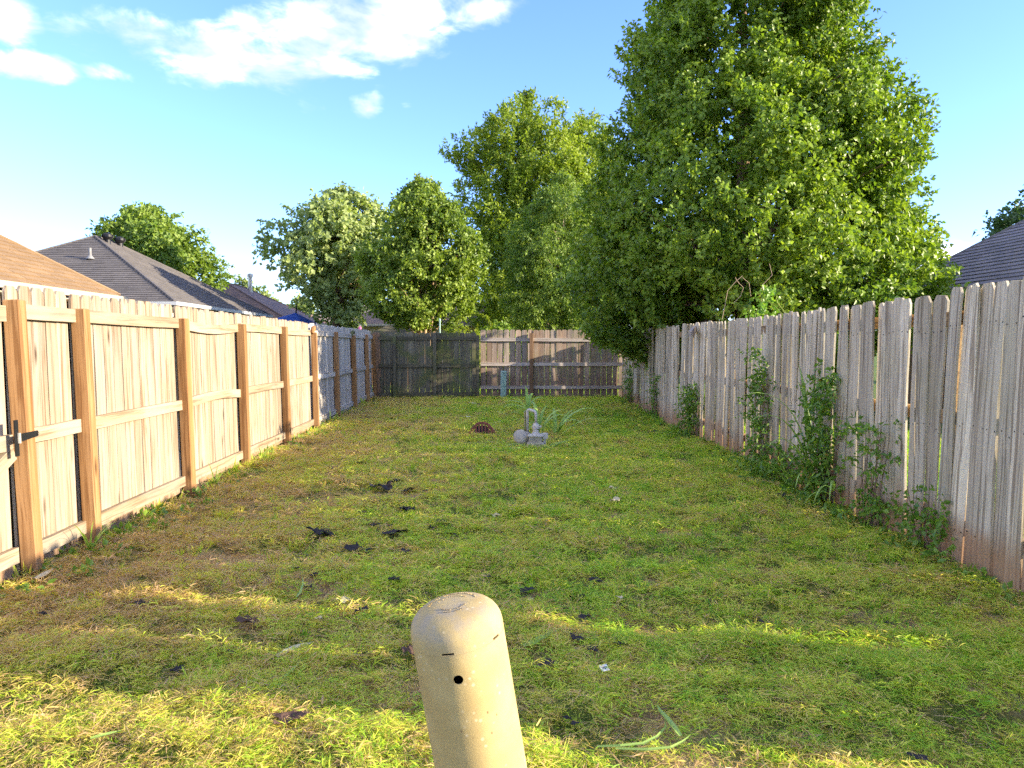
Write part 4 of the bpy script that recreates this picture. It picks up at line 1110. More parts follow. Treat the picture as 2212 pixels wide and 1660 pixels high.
# ------------------------------------------------------------------ strap-leaved weeds (coarse tall grass)
M_STRAP = leafmat('strap_leaf', (0.22, 0.36, 0.07), (0.36, 0.50, 0.13), trans=0.35, rough=0.4, spec=0.4)


def strap(b, p0, head, rise, length, width, bend, n=9, twist=0.0):
    """an arching ribbon leaf with a folded midrib"""
    p = Vector(p0); e = rise; st = length / n; rows = []
    for i in range(n + 1):
        u = i / n
        d = Vector((math.cos(head) * math.cos(e), math.sin(head) * math.cos(e), math.sin(e)))
        s = Vector((-math.sin(head), math.cos(head), 0)); s = (s * math.cos(twist * u) + d.cross(s) * math.sin(twist * u))
        nn = d.cross(s)
        wv = width * (min(1, .45 + 2.2 * u) * (1 - u ** 2.4)) / 2 + .0006
        rows.append((p - s * wv - nn * wv * .35, p.copy(), p + s * wv - nn * wv * .35))
        p = p + d * st; e -= bend / n * (0.4 + 1.2 * u)
    vs = [v for r3 in rows for v in r3]; fs = []
    for i in range(n):
        for j in range(2): fs.append((i * 3 + j, i * 3 + j + 1, i * 3 + 4 + j, i * 3 + 3 + j))
    b.add(vs, fs)


def tint_obj(o, v=None):
    n = len(o.data.vertices); a = o.data.attributes.new('tint', 'FLOAT', 'POINT')
    a.data.foreach_set('value', np.full(n, random.random() if v is None else v, np.float32)); return o


def strap_weed(name, label, x, y, leaves, stalk=None, z=None, big=1.0):
    t = thing(name, label, 'weed', (x, y, gz(x, y) if z is None else z))
    if stalk:
        b = B(); b.tube([(0, 0, -.02), (stalk[0] * .4, 0, stalk[1] * .5), (stalk[0], 0, stalk[1])], [.008, .007, .004], 6); tint_obj(b.build('stalk', M_STRAP, t))
    for (px, pz, head, rise, ln, wd, bend) in leaves:
        b = B(); strap(b, (px, 0, pz), R(head), R(rise), ln * big, wd * (2.2 if big > 1 else 1), R(bend), twist=random.uniform(-.5, .5)); tint_obj(b.build('leaf', M_STRAP, t))
    return t


g = gat(1140, 960)
strap_weed('tall_grass_weed', 'tall single stalk of coarse grass with arching blades before the gas meter', g.x - .02, g.y - .22,
           [(0, .30, 200, 65, .34, .026, 150), (0, .36, 175, 70, .42, .03, 165), (0, .44, 170, 75, .38, .035, 160), (0, .46, 20, 75, .34, .03, 150), (0, .50, 60, 80, .30, .028, 130), (0, .55, 100, 85, .25, .02, 60), (0, .2, -20, 50, .2, .024, 90), (0, .12, 190, 40, .16, .03, 80)], (.01, .58), big=1.15)
g = gat(1180, 950)
strap_weed('tall_grass_weed', 'arching coarse grass clump rising right behind the gas meter', g.x - .1, g.y + .22,
           [(0, .05, 150, 78, .72, .034, 150), (.02, .05, 165, 80, .8, .036, 145), (.04, .05, 20, 76, .62, .032, 150), (0, .05, 100, 80, .7, .03, 130), (.03, .1, 185, 70, .6, .03, 150), (.05, .1, -10, 66, .5, .03, 140), (.0, .1, 60, 75, .5, .03, 100)], big=1.15)
g = gat(1210, 950)
strap_weed('tall_grass_weed', 'drooping pale coarse grass fountain standing off the meter', g.x - .04, g.y + .3,
           [(0, .02, 160, 70, .62, .034, 150), (.02, .02, 10, 72, .7, .036, 155), (.03, .02, -5, 68, .85, .034, 150), (0, .02, 90, 80, .55, .03, 120), (.03, .05, 30, 74, .6, .03, 140), (0, .05, -30, 60, .5, .03, 130), (-.03, .03, 200, 55, .5, .03, 120), (.05, .0, 0, 45, .75, .026, 90)], None, big=1.15)
g = gat(1150, 975)
strap_weed('tall_grass_weed', 'flattened coarse blades splayed round the foot of the gas meter', g.x + .12, g.y - .1,
           [(0, .02, -15, 40, .45, .024, 110), (.05, .02, 10, 35, .5, .022, 90), (.1, .02, -40, 45, .35, .022, 100), (-.1, .02, 190, 35, .4, .022, 90), (-.15, .02, 200, 25, .3, .022, 60), (.0, .02, -70, 40, .25, .02, 90)], big=1.15)
strap_weed('tall_grass_weed', 'long arching grass blades bowing out of the dense climber on the old fence', VX(6.55) - .1, 6.55,
           [(0, .3, 200, 72, .95, .034, 130), (0, .35, 190, 80, 1.0, .036, 115), (.0, .25, 215, 60, .8, .03, 120), (0, .5, 100, 86, .75, .05, 30), (0, .2, 170, 75, .7, .03, 120), (0, .1, 235, 50, .6, .03, 130), (.03, .5, 110, 84, .62, .045, 40)])
strap_weed('tall_grass_weed', 'coarse grass tussock at the foot of the old fence before the dense climber', VX(6.95) - .1, 6.95,
           [(0, 0, 180 + a_, 62, .42, .016, 70) for a_ in (-80, -50, -25, 0, 20, 45, 70)] + [(0, 0, 200, 75, .5, .018, 60), (0, 0, 150, 78, .55, .018, 50)])
strap_weed('tall_grass_weed', 'pale bent blades drooping onto the lawn below the dense climber', VX(6.0) - .12, 5.95,
           [(0, .2, 225, 30, .5, .028, 110), (0, .22, 240, 35, .55, .026, 120), (0, .15, 210, 30, .42, .024, 100)])
for k, (yy, xx, hh) in enumerate(((5.05, -2.62, .3), (7.35, -2.6, .26), (9.0, -2.62, .24), (13.0, -2.6, .34), (14.0, -2.6, .3))):
    strap_weed('tall_grass_weed', ['tuft of fresh grass just short of the second pale fence post', 'tuft of fresh grass past the third pale fence post', 'tuft of fresh grass past the fourth pale fence post', 'tall fresh grass tuft where the pale fence turns shaded', 'fresh grass tuft at the seventh post in tree shade'][k], xx, yy,
               [(0, 0, random.uniform(-100, 100), random.uniform(55, 80), hh * random.uniform(.6, 1.2), .011, random.uniform(30, 90)) for _ in range(9)])['group'] = 'tufts along the pale fence'
# grass heads that show above the old fence
sd = thing('tall_grass_weed', 'yellow seeding grass stems leaning over the old fence top', 'weed', (rx(8.6) + .3, 8.6, 0))
for pts in ([(1700, 690), (1672, 660), (1648, 645), (1622, 646)], [(1705, 690), (1680, 655), (1676, 638), (1690, 634)], [(1712, 690), (1684, 662), (1660, 652)], [(1702, 690), (1690, 668), (1694, 655)]):
    b = B(); b.tube([at(x_, y_, 8.6) - sd.location for x_, y_ in pts], [.006, .005, .004, .002][:len(pts)], 5); tint_obj(b.build('stem', M_LIME, sd))
b = B(); b.tube([(0.1, 0, 0), at(1706, 692, 8.6) - sd.location], .007, 5); tint_obj(b.build('stem', M_LIME, sd))

# ------------------------------------------------------------------ utility pedestal in front
M_PED = None
def ped_mat():
    m, t, (N, L, M, MIX, SM, NOISE, MAP), out = new_mat('beige_plastic')
    tc = N('ShaderNodeTexCoord'); P = tc.outputs['Object']
    c = MIX(SM(NOISE(P, 14, 5), 0.35, 0.65), (0.40, 0.295, 0.125), (0.455, 0.345, 0.155))
    vo = N('ShaderNodeTexVoronoi'); vo.inputs['Scale'].default_value = 95; vo.inputs['Randomness'].default_value = 1; L(P, vo.inputs['Vector'])
    s = N('ShaderNodeSeparateColor'); L(vo.outputs['Color'], s.inputs[0])
    fl = M('MULTIPLY', M('MULTIPLY', M('SUBTRACT', 1.0, SM(vo.outputs['Distance'], 0.12, 0.42)), M('GREATER_THAN', s.outputs[0], 0.72)), SM(NOISE(P, 22, 4), 0.45, 0.6))
    c = MIX(M('MULTIPLY', fl, 0.65), c, (0.66, 0.55, 0.35))
    vo2 = N('ShaderNodeTexVoronoi'); vo2.inputs['Scale'].default_value = 60; L(MAP(P, (1, 1, .6)), vo2.inputs['Vector'])
    s2 = N('ShaderNodeSeparateColor'); L(vo2.outputs['Color'], s2.inputs[0])
    dk = M('MULTIPLY', M('SUBTRACT', 1.0, SM(vo2.outputs['Distance'], 0.05, 0.14)), M('GREATER_THAN', s2.outputs[1], 0.86))
    c = MIX(M('MULTIPLY', dk, 0.8), c, (0.16, 0.10, 0.05))
    sp_ = N('ShaderNodeSeparateXYZ'); L(P, sp_.inputs[0])
    grime = M('MULTIPLY', SM(sp_.outputs[2], 0.86, 0.945), SM(NOISE(P, 26, 6), 0.38, 0.66))
    c = MIX(M('MULTIPLY', grime, 0.6), c, (0.30, 0.26, 0.20))
    p = N('ShaderNodeBsdfPrincipled'); L(c, p.inputs['Base Color']); p.inputs['Roughness'].default_value = 0.8; p.inputs['Specular IOR Level'].default_value = 0.12
    b = N('ShaderNodeBump'); b.inputs['Strength'].default_value = 0.25; b.inputs['Distance'].default_value = 0.001; L(NOISE(P, 260, 3), b.inputs['Height']); L(b.outputs[0], p.inputs['Normal'])
    L(p.outputs[0], out.inputs[0])
    return m


M_PED = ped_mat()
base, topp = Vector((0.098, 1.425, -0.02)), Vector((-0.052, 1.352, 0.925))
axis = (topp - base); HP = axis.length
ped = thing('utility_pedestal', 'leaning beige domed utility pedestal standing in the cut grass', 'pedestal', base)
ped.rotation_mode = 'QUATERNION'; ped.rotation_quaternion = axis.to_track_quat('Z', 'Y')
RP = 0.0855
prof = [(0.0005, HP), (.02, HP - .0004), (.036, HP - .0014), (.052, HP - .0032), (.061, HP - .0062), (.0695, HP - .0115), (.0765, HP - .0185), (.0815, HP - .027), (.0845, HP - .036), (RP, HP - .046), (RP, HP - .08), (RP, HP - .2), (RP, HP - .5), (RP, 0),
        (RP - .006, 0), (RP - .006, HP - .5), (RP - .006, HP - .09), (.074, HP - .06), (.06, HP - .03), (.03, HP - .014), (.0005, HP - .012)]
b = B(); b.lathe(prof, 72)
bm = bmesh.new(); me0 = mesh('tmp', b.v, b.f, [M_PED]); bm.from_mesh(me0); bmesh.ops.remove_doubles(bm, verts=bm.verts, dist=0.0012); bmesh.ops.recalc_face_normals(bm, faces=bm.faces); bm.to_mesh(me0); bm.free()
cov = link('cover', me0, ped)
qinv = ped.rotation_quaternion.inverted()
tocam = (qinv @ (camP - topp)); tocam.z = 0; tocam.normalize(); caz = math.atan2(tocam.y, tocam.x)
cuts = []
def cutter(az_, z, kind):
    bb = B()
    if kind == 'hole': bb.tube([(0.05, 0, 0), (0.1, 0, 0)], 0.0088, 24)
    else: bb.box(0.05, 0.1, -kind / 2, kind / 2, -0.0026, 0.0026)
    o_ = link('cutter', mesh('cutter', bb.v, bb.f, [])); o_.matrix_world = Matrix.Translation((0, 0, z)) @ Matrix.Rotation(az_, 4, 'Z'); cuts.append(o_)
cutter(caz + R(-9), HP - .104, 'hole')
cutter(caz + R(-16), HP - .056, .022)
cutter(caz + R(50), HP - .056, .018)
keepq = ped.rotation_quaternion.copy(); cov.parent = None
for o_ in cuts:
    md = cov.modifiers.new('c', 'BOOLEAN'); md.operation = 'DIFFERENCE'; md.object = o_; md.solver = 'EXACT'
bpy.context.view_layer.update()
dg = bpy.context.evaluated_depsgraph_get()
newme = bpy.data.meshes.new_from_object(cov.evaluated_get(dg))
cov.modifiers.clear(); cov.data = newme; cov.parent = ped
nor = []
for v in newme.vertices:
    rr_ = math.hypot(v.co.x, v.co.y); zz_ = v.co.z - (HP - .046)
    inner = rr_ < RP - .004 and zz_ < 0
    if zz_ <= 0 or rr_ < 1e-5: n_ = Vector((v.co.x, v.co.y, 0 if zz_ <= 0 else 1))
    else: e_ = (rr_ / RP) ** 2.2 / RP; n_ = Vector((v.co.x / rr_ * e_, v.co.y / rr_ * e_, (zz_ / .046) ** 1.4 / .046))
    nor.append((n_ * (-1 if inner else 1)).normalized())
for pl in newme.polygons: pl.use_smooth = True
newme.normals_split_custom_set_from_vertices(nor)
for o_ in cuts: bpy.data.objects.remove(o_)
# an inner post shows through the inspection hole
b = B(); b.box(-.012, .012, -.012, .012, 0.0, HP - .05); b.build('inner_post', M_BLACKIRON, ped, loc=(tocam.x * .03, tocam.y * .03, 0))
b = B(); b.lathe([(RP + .0006, HP - .0575), (RP + .0006, HP - .0582), (RP - .003, HP - .0582), (RP - .003, HP - .0575)], 72, close=True); b.build('cap_seam', M_PED, ped)


def arc_text(txt, rad, size, a_mid, flip, z):
    """raised letters set round an arc on the dome"""
    out = B(); n = len(txt); step = size * 0.78 / rad
    for i, chx in enumerate(txt):
        if chx == ' ': continue
        cu = bpy.data.curves.new('letter', 'FONT'); cu.body = chx; cu.size = size; cu.extrude = 0.0006; cu.align_x = 'CENTER'; cu.align_y = 'CENTER'
        oo = bpy.data.objects.new('letter', cu); COL.objects.link(oo); bpy.context.view_layer.update()
        m_ = bpy.data.meshes.new_from_object(oo.evaluated_get(bpy.context.evaluated_depsgraph_get()))
        k_ = (i - (n - 1) / 2)
        a_ = a_mid + (-k_ if not flip else k_) * step
        zz = z - (rad / 0.052) ** 3 * 0.0032
        mt = Matrix.Translation((rad * math.cos(a_), rad * math.sin(a_), zz)) @ Matrix.Rotation(a_ + (-math.pi / 2 if not flip else math.pi / 2), 4, 'Z')
        out.add([mt @ v.co for v in m_.vertices], [tuple(p_.vertices) for p_ in m_.polygons])
        bpy.data.objects.remove(oo); bpy.data.curves.remove(cu); bpy.data.meshes.remove(m_)
    return out


let = B()
for args in (('CHARLES COMMUNICATIONS', .046, .0072, caz + math.pi, False, HP + .0004), ('Signaturetics', .033, .0062, caz + math.pi, False, HP + .0004), ('GRAND ISLAND', .026, .0058, caz, True, HP + .0004), ('MADE IN USA', .034, .0048, caz, True, HP + .0004)):
    tb_ = arc_text(*args); let.add(tb_.v, tb_.f)
let.build('lettering', M_PED, ped)

# ------------------------------------------------------------------ gas meter
M_GAS = simple('grey_meter_paint', (0.36, 0.33, 0.27), 0.5, 0.4, var=0.25, scale=9, dirt=((0.33, 0.30, 0.24), 0.6))
M_GASL = simple('light_meter_paint', (0.48, 0.46, 0.42), 0.45, 0.4, var=0.12, scale=14, dirt=((0.22, 0.17, 0.12), 0.4))
g = gat(1158, 972)
gm = thing('gas_meter', 'grey gas meter with bent riser pipe and round regulator', 'gas meter', (g.x, g.y + 0.05, gz(g.x, g.y) - 0.02), (0, 0, R(-6)))
b = B()
b.bbox(-.118, .118, -.075, .085, 0, .125, .022); b.bbox(-.092, .088, -.062, .07, .11, .2, .012)
b.build('body', M_GAS, gm)
b = B(); b.bbox(-.108, .104, -.08, .088, .196, .222, .008); b.lathe([(.052, .22), (.052, .238), (.04, .246)], 20); fl_ = b.build('top_flange', M_GASL, gm)
for sx in (-.09, .085):
    for sy in (-.065, .07):
        b = B(); b.tube([(sx, sy, .215), (sx, sy, .234)], .009, 6); b.build('bolt', M_GASL, fl_)
b = B(); b.lathe([(.042, .24), (.042, .275), (.034, .28), (.034, .29), (.047, .295), (.047, .345), (.034, .352), (.03, .375)], 12); b.tube([(.03, -.01, .32), (.075, -.015, .322)], .016, 8); b.build('union_nut', M_GASL, gm)
# riser: up out of the union, over, and down into the regulator behind
pts = [(0, 0, .36), (0, 0, .49), (-.006, .004, .513), (-.022, .012, .528), (-.085, .045, .545), (-.105, .055, .54), (-.115, .06, .522), (-.116, .061, .49), (-.116, .061, .24)]
b = B(); b.tube(pts, .0185, 12); b.build('riser_pipe', M_GASL, gm, smooth=True)
b = B(); b.tube([(-.15, .09, .2), (-.15, .09, .52), (-.116, .061, .53)], .010, 8); b.tube([(-.116, .061, .2), (-.116, .061, .245)], .03, 10); b.build('vent_pipe', M_GAS, gm, smooth=True)
rot = Matrix.Translation((-.205, .02, .185)) @ Matrix.Rotation(R(14), 4, 'Y') @ Matrix.Rotation(R(68), 4, 'X') @ Matrix.Diagonal((1.05, 1.05, .62, 1))
b = B(); b.lathe([(0, .055), (.04, .052), (.072, .038), (.082, .026), (.088, .02), (.088, .004), (.094, .003), (.094, -.012), (.086, -.014), (.078, -.03), (.04, -.05), (0, -.055)], 28, mat=rot); reg = b.build('regulator', M_GAS, gm, smooth=True)
for j in range(8):
    a_ = 2 * math.pi * j / 8; b = B(); b.tube([rot @ Vector((.09 * math.cos(a_), .09 * math.sin(a_), -.018)), rot @ Vector((.09 * math.cos(a_), .09 * math.sin(a_), .01))], .006, 6); b.build('bolt', M_GASL, reg)
b = B(); b.bbox(.085, .165, -.04, .035, .165, .238, .012); b.tube([(.12, 0, .03), (.12, 0, .17)], .02, 8); b.build('outlet_fitting', M_GASL, gm)
b = B(); b.tube([(-.116, .061, -.05), (-.116, .061, .22)], .026, 10); b.tube([(-.205, .02, .185), (-.116, .061, .185)], .028, 10); b.build('inlet_pipe', M_GAS, gm)
b = B(); b.add([(-.055, -.0765, .05), (-.02, -.0765, .05), (-.02, -.0765, .105), (-.055, -.0765, .105), (-.055, -.0785, .05), (-.02, -.0785, .05), (-.02, -.0785, .105), (-.055, -.0785, .105)], [(4, 5, 6, 7), (0, 1, 5, 4), (1, 2, 6, 5), (2, 3, 7, 6), (3, 0, 4, 7)]); b.build('worn_label', simple('worn_label', (0.6, 0.55, 0.45), 0.5), gm)

# ------------------------------------------------------------------ rusty drain grate
M_RUST = simple('rusty_iron', (0.17, 0.062, 0.040), 0.85, 0.2, var=0.3, scale=20, dirt=((0.24, 0.11, 0.07), 0.6))
g = gat(1042, 944)
dr = thing('drain_grate', 'rusty sloped iron drain grate half sunk in the lawn', 'drain grate', (g.x, g.y, gz(g.x, g.y) + .015), (0, 0, R(3)))
tilt = Matrix.Rotation(R(-24), 4, 'X') @ Matrix.Scale(1.12, 4)
def gp(x, z, d=0.0): return tilt @ Vector((x, d, z))
def outline(x): return 0.19 * max(0.0, min(1.0, (0.20 - abs(x)) / 0.115)) if abs(x) < 0.2 else 0
xs = [-.205, -.13, -.07, .07, .13, .205]
b = B()
rim = [(-.215, 0.0), (-.14, .115), (-.075, .185), (-.03, .2), (.03, .2), (.075, .185), (.14, .115), (.215, 0.0)]
inn = [(x_ * .84, max(.018, z_ - .028)) for x_, z_ in rim]
n_ = len(rim)
for d0, d1 in ((-.012, .012),):
    vs = [gp(x_, z_, d0) for x_, z_ in rim] + [gp(x_, z_, d0) for x_, z_ in inn] + [gp(x_, z_, d1) for x_, z_ in rim] + [gp(x_, z_, d1) for x_, z_ in inn]
    fs = []
    for i in range(n_):
        j = (i + 1) % n_
        fs += [(i, j, n_ + j, n_ + i), (2 * n_ + j, 2 * n_ + i, 3 * n_ + i, 3 * n_ + j), (i, 2 * n_ + i, 2 * n_ + j, j), (n_ + i, n_ + j, 3 * n_ + j, 3 * n_ + i)]
    b.add(vs, fs)
b.build('rim', M_RUST, dr)
for x_ in (-.128, -.085, -.043, 0, .043, .085, .128):
    zt = float(np.interp(abs(x_), [0, .03 * .84, .075 * .84, .14 * .84, .215 * .84], [.172, .172, .157, .087, .0])) + .006
    b = B(); vs = [gp(x_ + sx * .0115, zz, sd_) for zz in (.01, zt) for sx in (-1, 1) for sd_ in (-.009, .009)]
    b.add(vs, [(0, 1, 3, 2), (4, 6, 7, 5), (0, 2, 6, 4), (2, 3, 7, 6), (3, 1, 5, 7), (1, 0, 4, 5)]); b.build('bar', M_RUST, dr)
b = B(); b.add([gp(-.17, .0, .05), gp(.17, .0, .05), gp(.06, .16, .05), gp(-.06, .16, .05), gp(-.17, .0, .06), gp(.17, .0, .06), gp(.06, .16, .06), gp(-.06, .16, .06)], [(0, 1, 2, 3), (7, 6, 5, 4), (0, 4, 5, 1), (1, 5, 6, 2), (2, 6, 7, 3), (3, 7, 4, 0)]); b.build('dark_throat_plate', M_BLACKIRON, dr)  # black plate behind the bars paints the shade inside the inlet

# ------------------------------------------------------------------ green pedestal at the back fence
M_GREENP = simple('pale_green_plastic', (0.30, 0.44, 0.39), 0.55, 0.35, var=0.1, scale=12)
g = at(1087, 862, 18.95)
gp_ = thing('cable_pedestal', 'pale green square cable pedestal against the reddish back fence', 'pedestal', (g.x, 18.98, 0), (0, R(1.0), R(14)))
b = B(); b.bbox(-.066, .066, -.06, .06, -.03, .70, .012); b.build('cover', M_GREENP, gp_)
b = B(); b.bbox(-.071, .071, -.065, .065, .69, .735, .016); b.build('cap', M_GREENP, gp_)
b = B(); b.bbox(-.08, .08, -.075, .075, -.03, .05, .012); b.build('base', M_GREENP, gp_)
b = B(); b.box(-.004, .004, -.066, -.058, .06, .68); b.build('corner_rib', M_GREENP, gp_)

# ------------------------------------------------------------------ things beyond the back fence
p = at(950, 700, 22.5)
ps = thing('metal_pole', 'slender pale green metal pole behind the dark fence', 'pole', (p.x, 22.5, 0))
b = B(); b.tube([(0, 0, -.1), (0, 0, 2.12)], .022, 10); b.build('shaft', M_GREENP, ps)
b = B(); b.lathe([(.03, 2.1), (.034, 2.14), (.02, 2.18), (0, 2.19)], 10); b.build('cap', M_GREENP, ps)
p = at(858, 712, 26.0)
sh = thing('garden_shed', 'low dark open shed behind the multi stemmed pear', 'shed', (p.x, 26.0, 0))
b = B(); b.box(-.9, .9, 0.0, 1.4, 0, 1.72); b.build('wall', M_REDPOST, sh)
b = B(); b.box(-.34, .34, -.012, .05, 0.1, 1.6); b.build('dark_opening_slab', M_BLACKIRON, sh)  # black slab on the solid wall stands in for the shaded interior
b = B(); b.add([(-1.05, -.2, 1.7), (1.05, -.2, 1.7), (1.05, 1.5, 1.7), (-1.05, 1.5, 1.7), (-.4, .65, 2.1), (.4, .65, 2.1)], [(0, 1, 5, 4), (1, 2, 5), (2, 3, 4, 5), (3, 0, 4), (3, 2, 1, 0)]); b.build('roof', M_DARKR, sh)
p = at(779, 712, 23.0)
pk_ = thing('closed_parasol', 'furled pink parasol standing behind the fence corner', 'parasol', (p.x - .02, 23.0, 0))
M_PINK = simple('pink_cloth', (0.55, 0.16, 0.30), 0.8, 0.1, var=0.2)
b = B(); b.tube([(0, 0, 0), (0, 0, 2.0)], .02, 8); b.build('pole', M_STEEL, pk_)
b = B(); b.lathe([(.0, 1.98), (.05, 1.93), (.06, 1.8), (.045, 1.72), (.08, 1.6), (.09, 1.4), (.06, 1.38)], 9); b.build('cloth', M_PINK, pk_)
p = at(624, 682, 30.0)
um = thing('patio_parasol', 'open blue patio parasol showing over the pale fence', 'parasol', (p.x, 30.0, 0), (0, R(6), 0))
M_BLUE = simple('blue_canvas', (0.035, 0.085, 0.34), 0.8, 0.15, var=0.12)
b = B(); b.tube([(0, 0, -.05), (0, 0, 3.2)], .03, 8); b.build('pole', M_BLACKIRON, um)
for j in range(6):
    a0, a1 = 2 * math.pi * j / 6, 2 * math.pi * (j + 1) / 6
    b = B(); q0, q1 = Vector((.95 * math.cos(a0), .95 * math.sin(a0), 2.3)), Vector((.95 * math.cos(a1), .95 * math.sin(a1), 2.3)); tp = Vector((0, 0, 2.68)); dn = Vector((0, 0, -.012))
    b.add([q0, q1, tp, q0 + dn, q1 + dn, tp + dn], [(0, 1, 2), (5, 4, 3), (0, 3, 4, 1)]); b.build('canopy_panel', M_BLUE, um)

# ------------------------------------------------------------------ litter on the lawn
M_BLACKF = simple('black_fabric', (0.026, 0.023, 0.025), 0.75, 0.25, var=0.4, scale=40)
M_BROWNF = simple('brown_black_scrap', (0.085, 0.05, 0.036), 0.8, 0.2, var=0.4, scale=30)
M_WHITE = simple('white_litter', (0.72, 0.72, 0.70), 0.6, 0.3, var=0.1, scale=30)
M_PALEL = simple('pale_dead_leaf', (0.50, 0.44, 0.28), 0.8, 0.1, var=0.2, scale=30)


def scrap_mesh(name, seed, mats, crumple=0.22, n=7):
    r_ = np.random.default_rng(seed)
    u = np.linspace(-.5, .5, n); X, Y_ = np.meshgrid(u, u * 0.62)
    ang = np.arctan2(Y_ / .62, X); rad_ = 1 + 0.22 * np.sin(3 * ang + r_.uniform(0, 6)) + 0.15 * np.sin(5 * ang + r_.uniform(0, 6))
    X = X * rad_ + r_.normal(size=X.shape) * .03; Y_ = Y_ * rad_ + r_.normal(size=X.shape) * .03
    k = r_.uniform(0, 6, 4)
    Z = crumple * (0.5 * np.sin(5 * X + k[0]) * np.cos(6 * Y_ + k[1]) + 0.3 * np.sin(11 * X + 9 * Y_ + k[2])) + r_.normal(size=X.shape) * .035 + .16
    top = np.stack([X.ravel(), Y_.ravel(), Z.ravel()], 1); bot = top - np.array([0, 0, .03])
    vs = list(top) + list(bot); N2 = n * n; fs = []
    for i in range(n - 1):
        for j in range(n - 1):
            a = i * n + j
            if (i in (0, n - 2) and j in (0, n - 2)) and r_.random() < .6: continue
            fs.append((a, a + 1, a + n + 1, a + n)); fs.append((N2 + a + n, N2 + a + n + 1, N2 + a + 1, N2 + a))
    for i in range(n - 1):
        for a, c in ((i, i + 1), ((n - 1) * n + i + 1, (n - 1) * n + i), ((i + 1) * n, i * n), (i * n + n - 1, (i + 1) * n + n - 1)):
            fs.append((c, a, N2 + a, N2 + c))
    return mesh(name, vs, fs, mats)


SM_ = [scrap_mesh('fabric_scrap', 300 + k, [M_BLACKF], .2 + .1 * (k % 3)) for k in range(8)]
BM_ = [scrap_mesh('bark_scrap', 320 + k, [M_BROWNF], .28) for k in range(3)]
WM_ = [scrap_mesh('paper_scrap', 330 + k, [M_WHITE], .25) for k in range(3)]
LM_ = [scrap_mesh('dead_leaf', 340 + k, [M_PALEL], .3) for k in range(3)]


def lay(name, me, sx, sy, w_src, label, cat, group=None, k=0, lift=0.0, squash=1.0):
    """source-pixel position of a flat piece on the lawn"""
    px, py = sx / 1.8517, sy / 1.8517
    g_ = gat(px, py)
    for _ in range(3): g_ = gat(px, py, gz(g_.x, g_.y) + .02)
    sz = (w_src / 1.8517) / FPX * g_.y * 1.12
    o = link(name, me, None, (g_.x, g_.y, gz(g_.x, g_.y) + .036 + lift), (R(random.uniform(-12, 12)), R(random.uniform(-12, 12)), R(random.uniform(-30, 30))))
    o.scale = (sz, sz * 1.15, sz * squash)
    tag(o, label, cat, group); return o


LAND = [('beside the beige pedestal', 0.1, 1.7), ('on the grass just beyond the beige pedestal', 0.1, 3.2), ('beside the white sachet', 0.45, 2.9), ('below the gas meter', 0.7, 9.0), ('below the rusty drain grate', 0.0, 10.0), ('at the foot of the first fence post', -2.4, 4.4),
        ('off the second post of the pale fence', -2.0, 5.4), ('out from the third post of the pale fence', -1.7, 7.0), ('out from the fourth post of the pale fence', -1.5, 8.6), ('by the dense climber on the old fence', 2.6, 6.3), ('by the low creeper on the old fence', 2.5, 4.8),
        ('by the bushy climber on the old fence', 2.8, 11.0), ('mid lawn between pale fence and old fence', -0.2, 6.0), ('on the lawn before the sunlit strip', -0.3, 4.6), ('in the lawn between meter and beige pedestal', 0.2, 7.2), ('near the curled bark slab', -1.0, 3.4), ('beside the wilted pale blade', -0.7, 3.0), ('in front of the dark mossy fence', -0.3, 17.5), ('by the long bark strip in the clippings', -0.6, 2.3)]
for k, (x_, y_, w_) in enumerate(src):
    big = w_ > 60
    o_ = lay('fabric_scrap', SM_[k % 8], x_, y_, max(w_, 18), 'x', 'fabric scrap', 'black fabric scraps on the lawn', k, squash=random.uniform(.45, .8))
    size = 'long torn strip' if big else ('ragged patch' if w_ > 38 else ('small torn scrap' if w_ > 25 else 'tiny shred'))
    X_, Y_ = o_.location.x, o_.location.y
    best = min(LAND, key=lambda q_: (q_[1] - X_) ** 2 + (q_[2] - Y_) ** 2)
    o_['label'] = size + ' of black fabric ' + best[0]
lay('bark_scrap', BM_[0], 985, 2500, 72, 'curled dark brown bark slab lying in the near grass', 'bark', squash=.8)
lay('bark_scrap', BM_[1], 1640, 2618, 60, 'brown crumpled scrap lying beside the beige pedestal', 'bark', squash=1)
lay('bark_scrap', BM_[2], 1160, 2893, 110, 'long dark bark strip among piled clippings', 'bark', squash=.5)
lay('bark_scrap', BM_[0], 2262, 2452, 26, 'small brown chip on the sunlit grass band', 'bark', squash=.8)
c4 = [(148, 797, 22), (840, 810, 28), (880, 818, 36), (745, 880, 34), (1090, 890, 24), (825, 935, 30), (850, 772, 20)]
for k, (a, b_, c_) in enumerate(c4):
    lay('paper_scrap', WM_[k % 3], 1500 + a / 2.212, 1250 + b_ / 2.212, c_ / 2.0, 'tiny white litter scrap on the grass before the back fences', 'litter', 'white litter near the back fences', squash=.8)
for a, b_, c_, lab in ((1978, 2066, 34, 'pale crumpled dead leaf near the yard centre'), (2462, 2010, 36, 'pale dead leaf lying below the gas meter'), (2450, 1962, 30, 'smaller pale dead leaf lying below the gas meter'), (1372, 2418, 46, 'pinkish pale dead leaf behind the sunlit grass band'),
                       (1272, 2487, 24, 'small white leaf fragment in the clippings'), (2480, 2412, 22, 'white bud-like leaf scrap beyond the beige pedestal'), (2120, 2412, 22, 'small reddish dead leaf beyond the beige pedestal')):
    lay('dead_leaf', LM_[random.randrange(3)], a, b_, c_, lab, 'leaf', squash=.9)
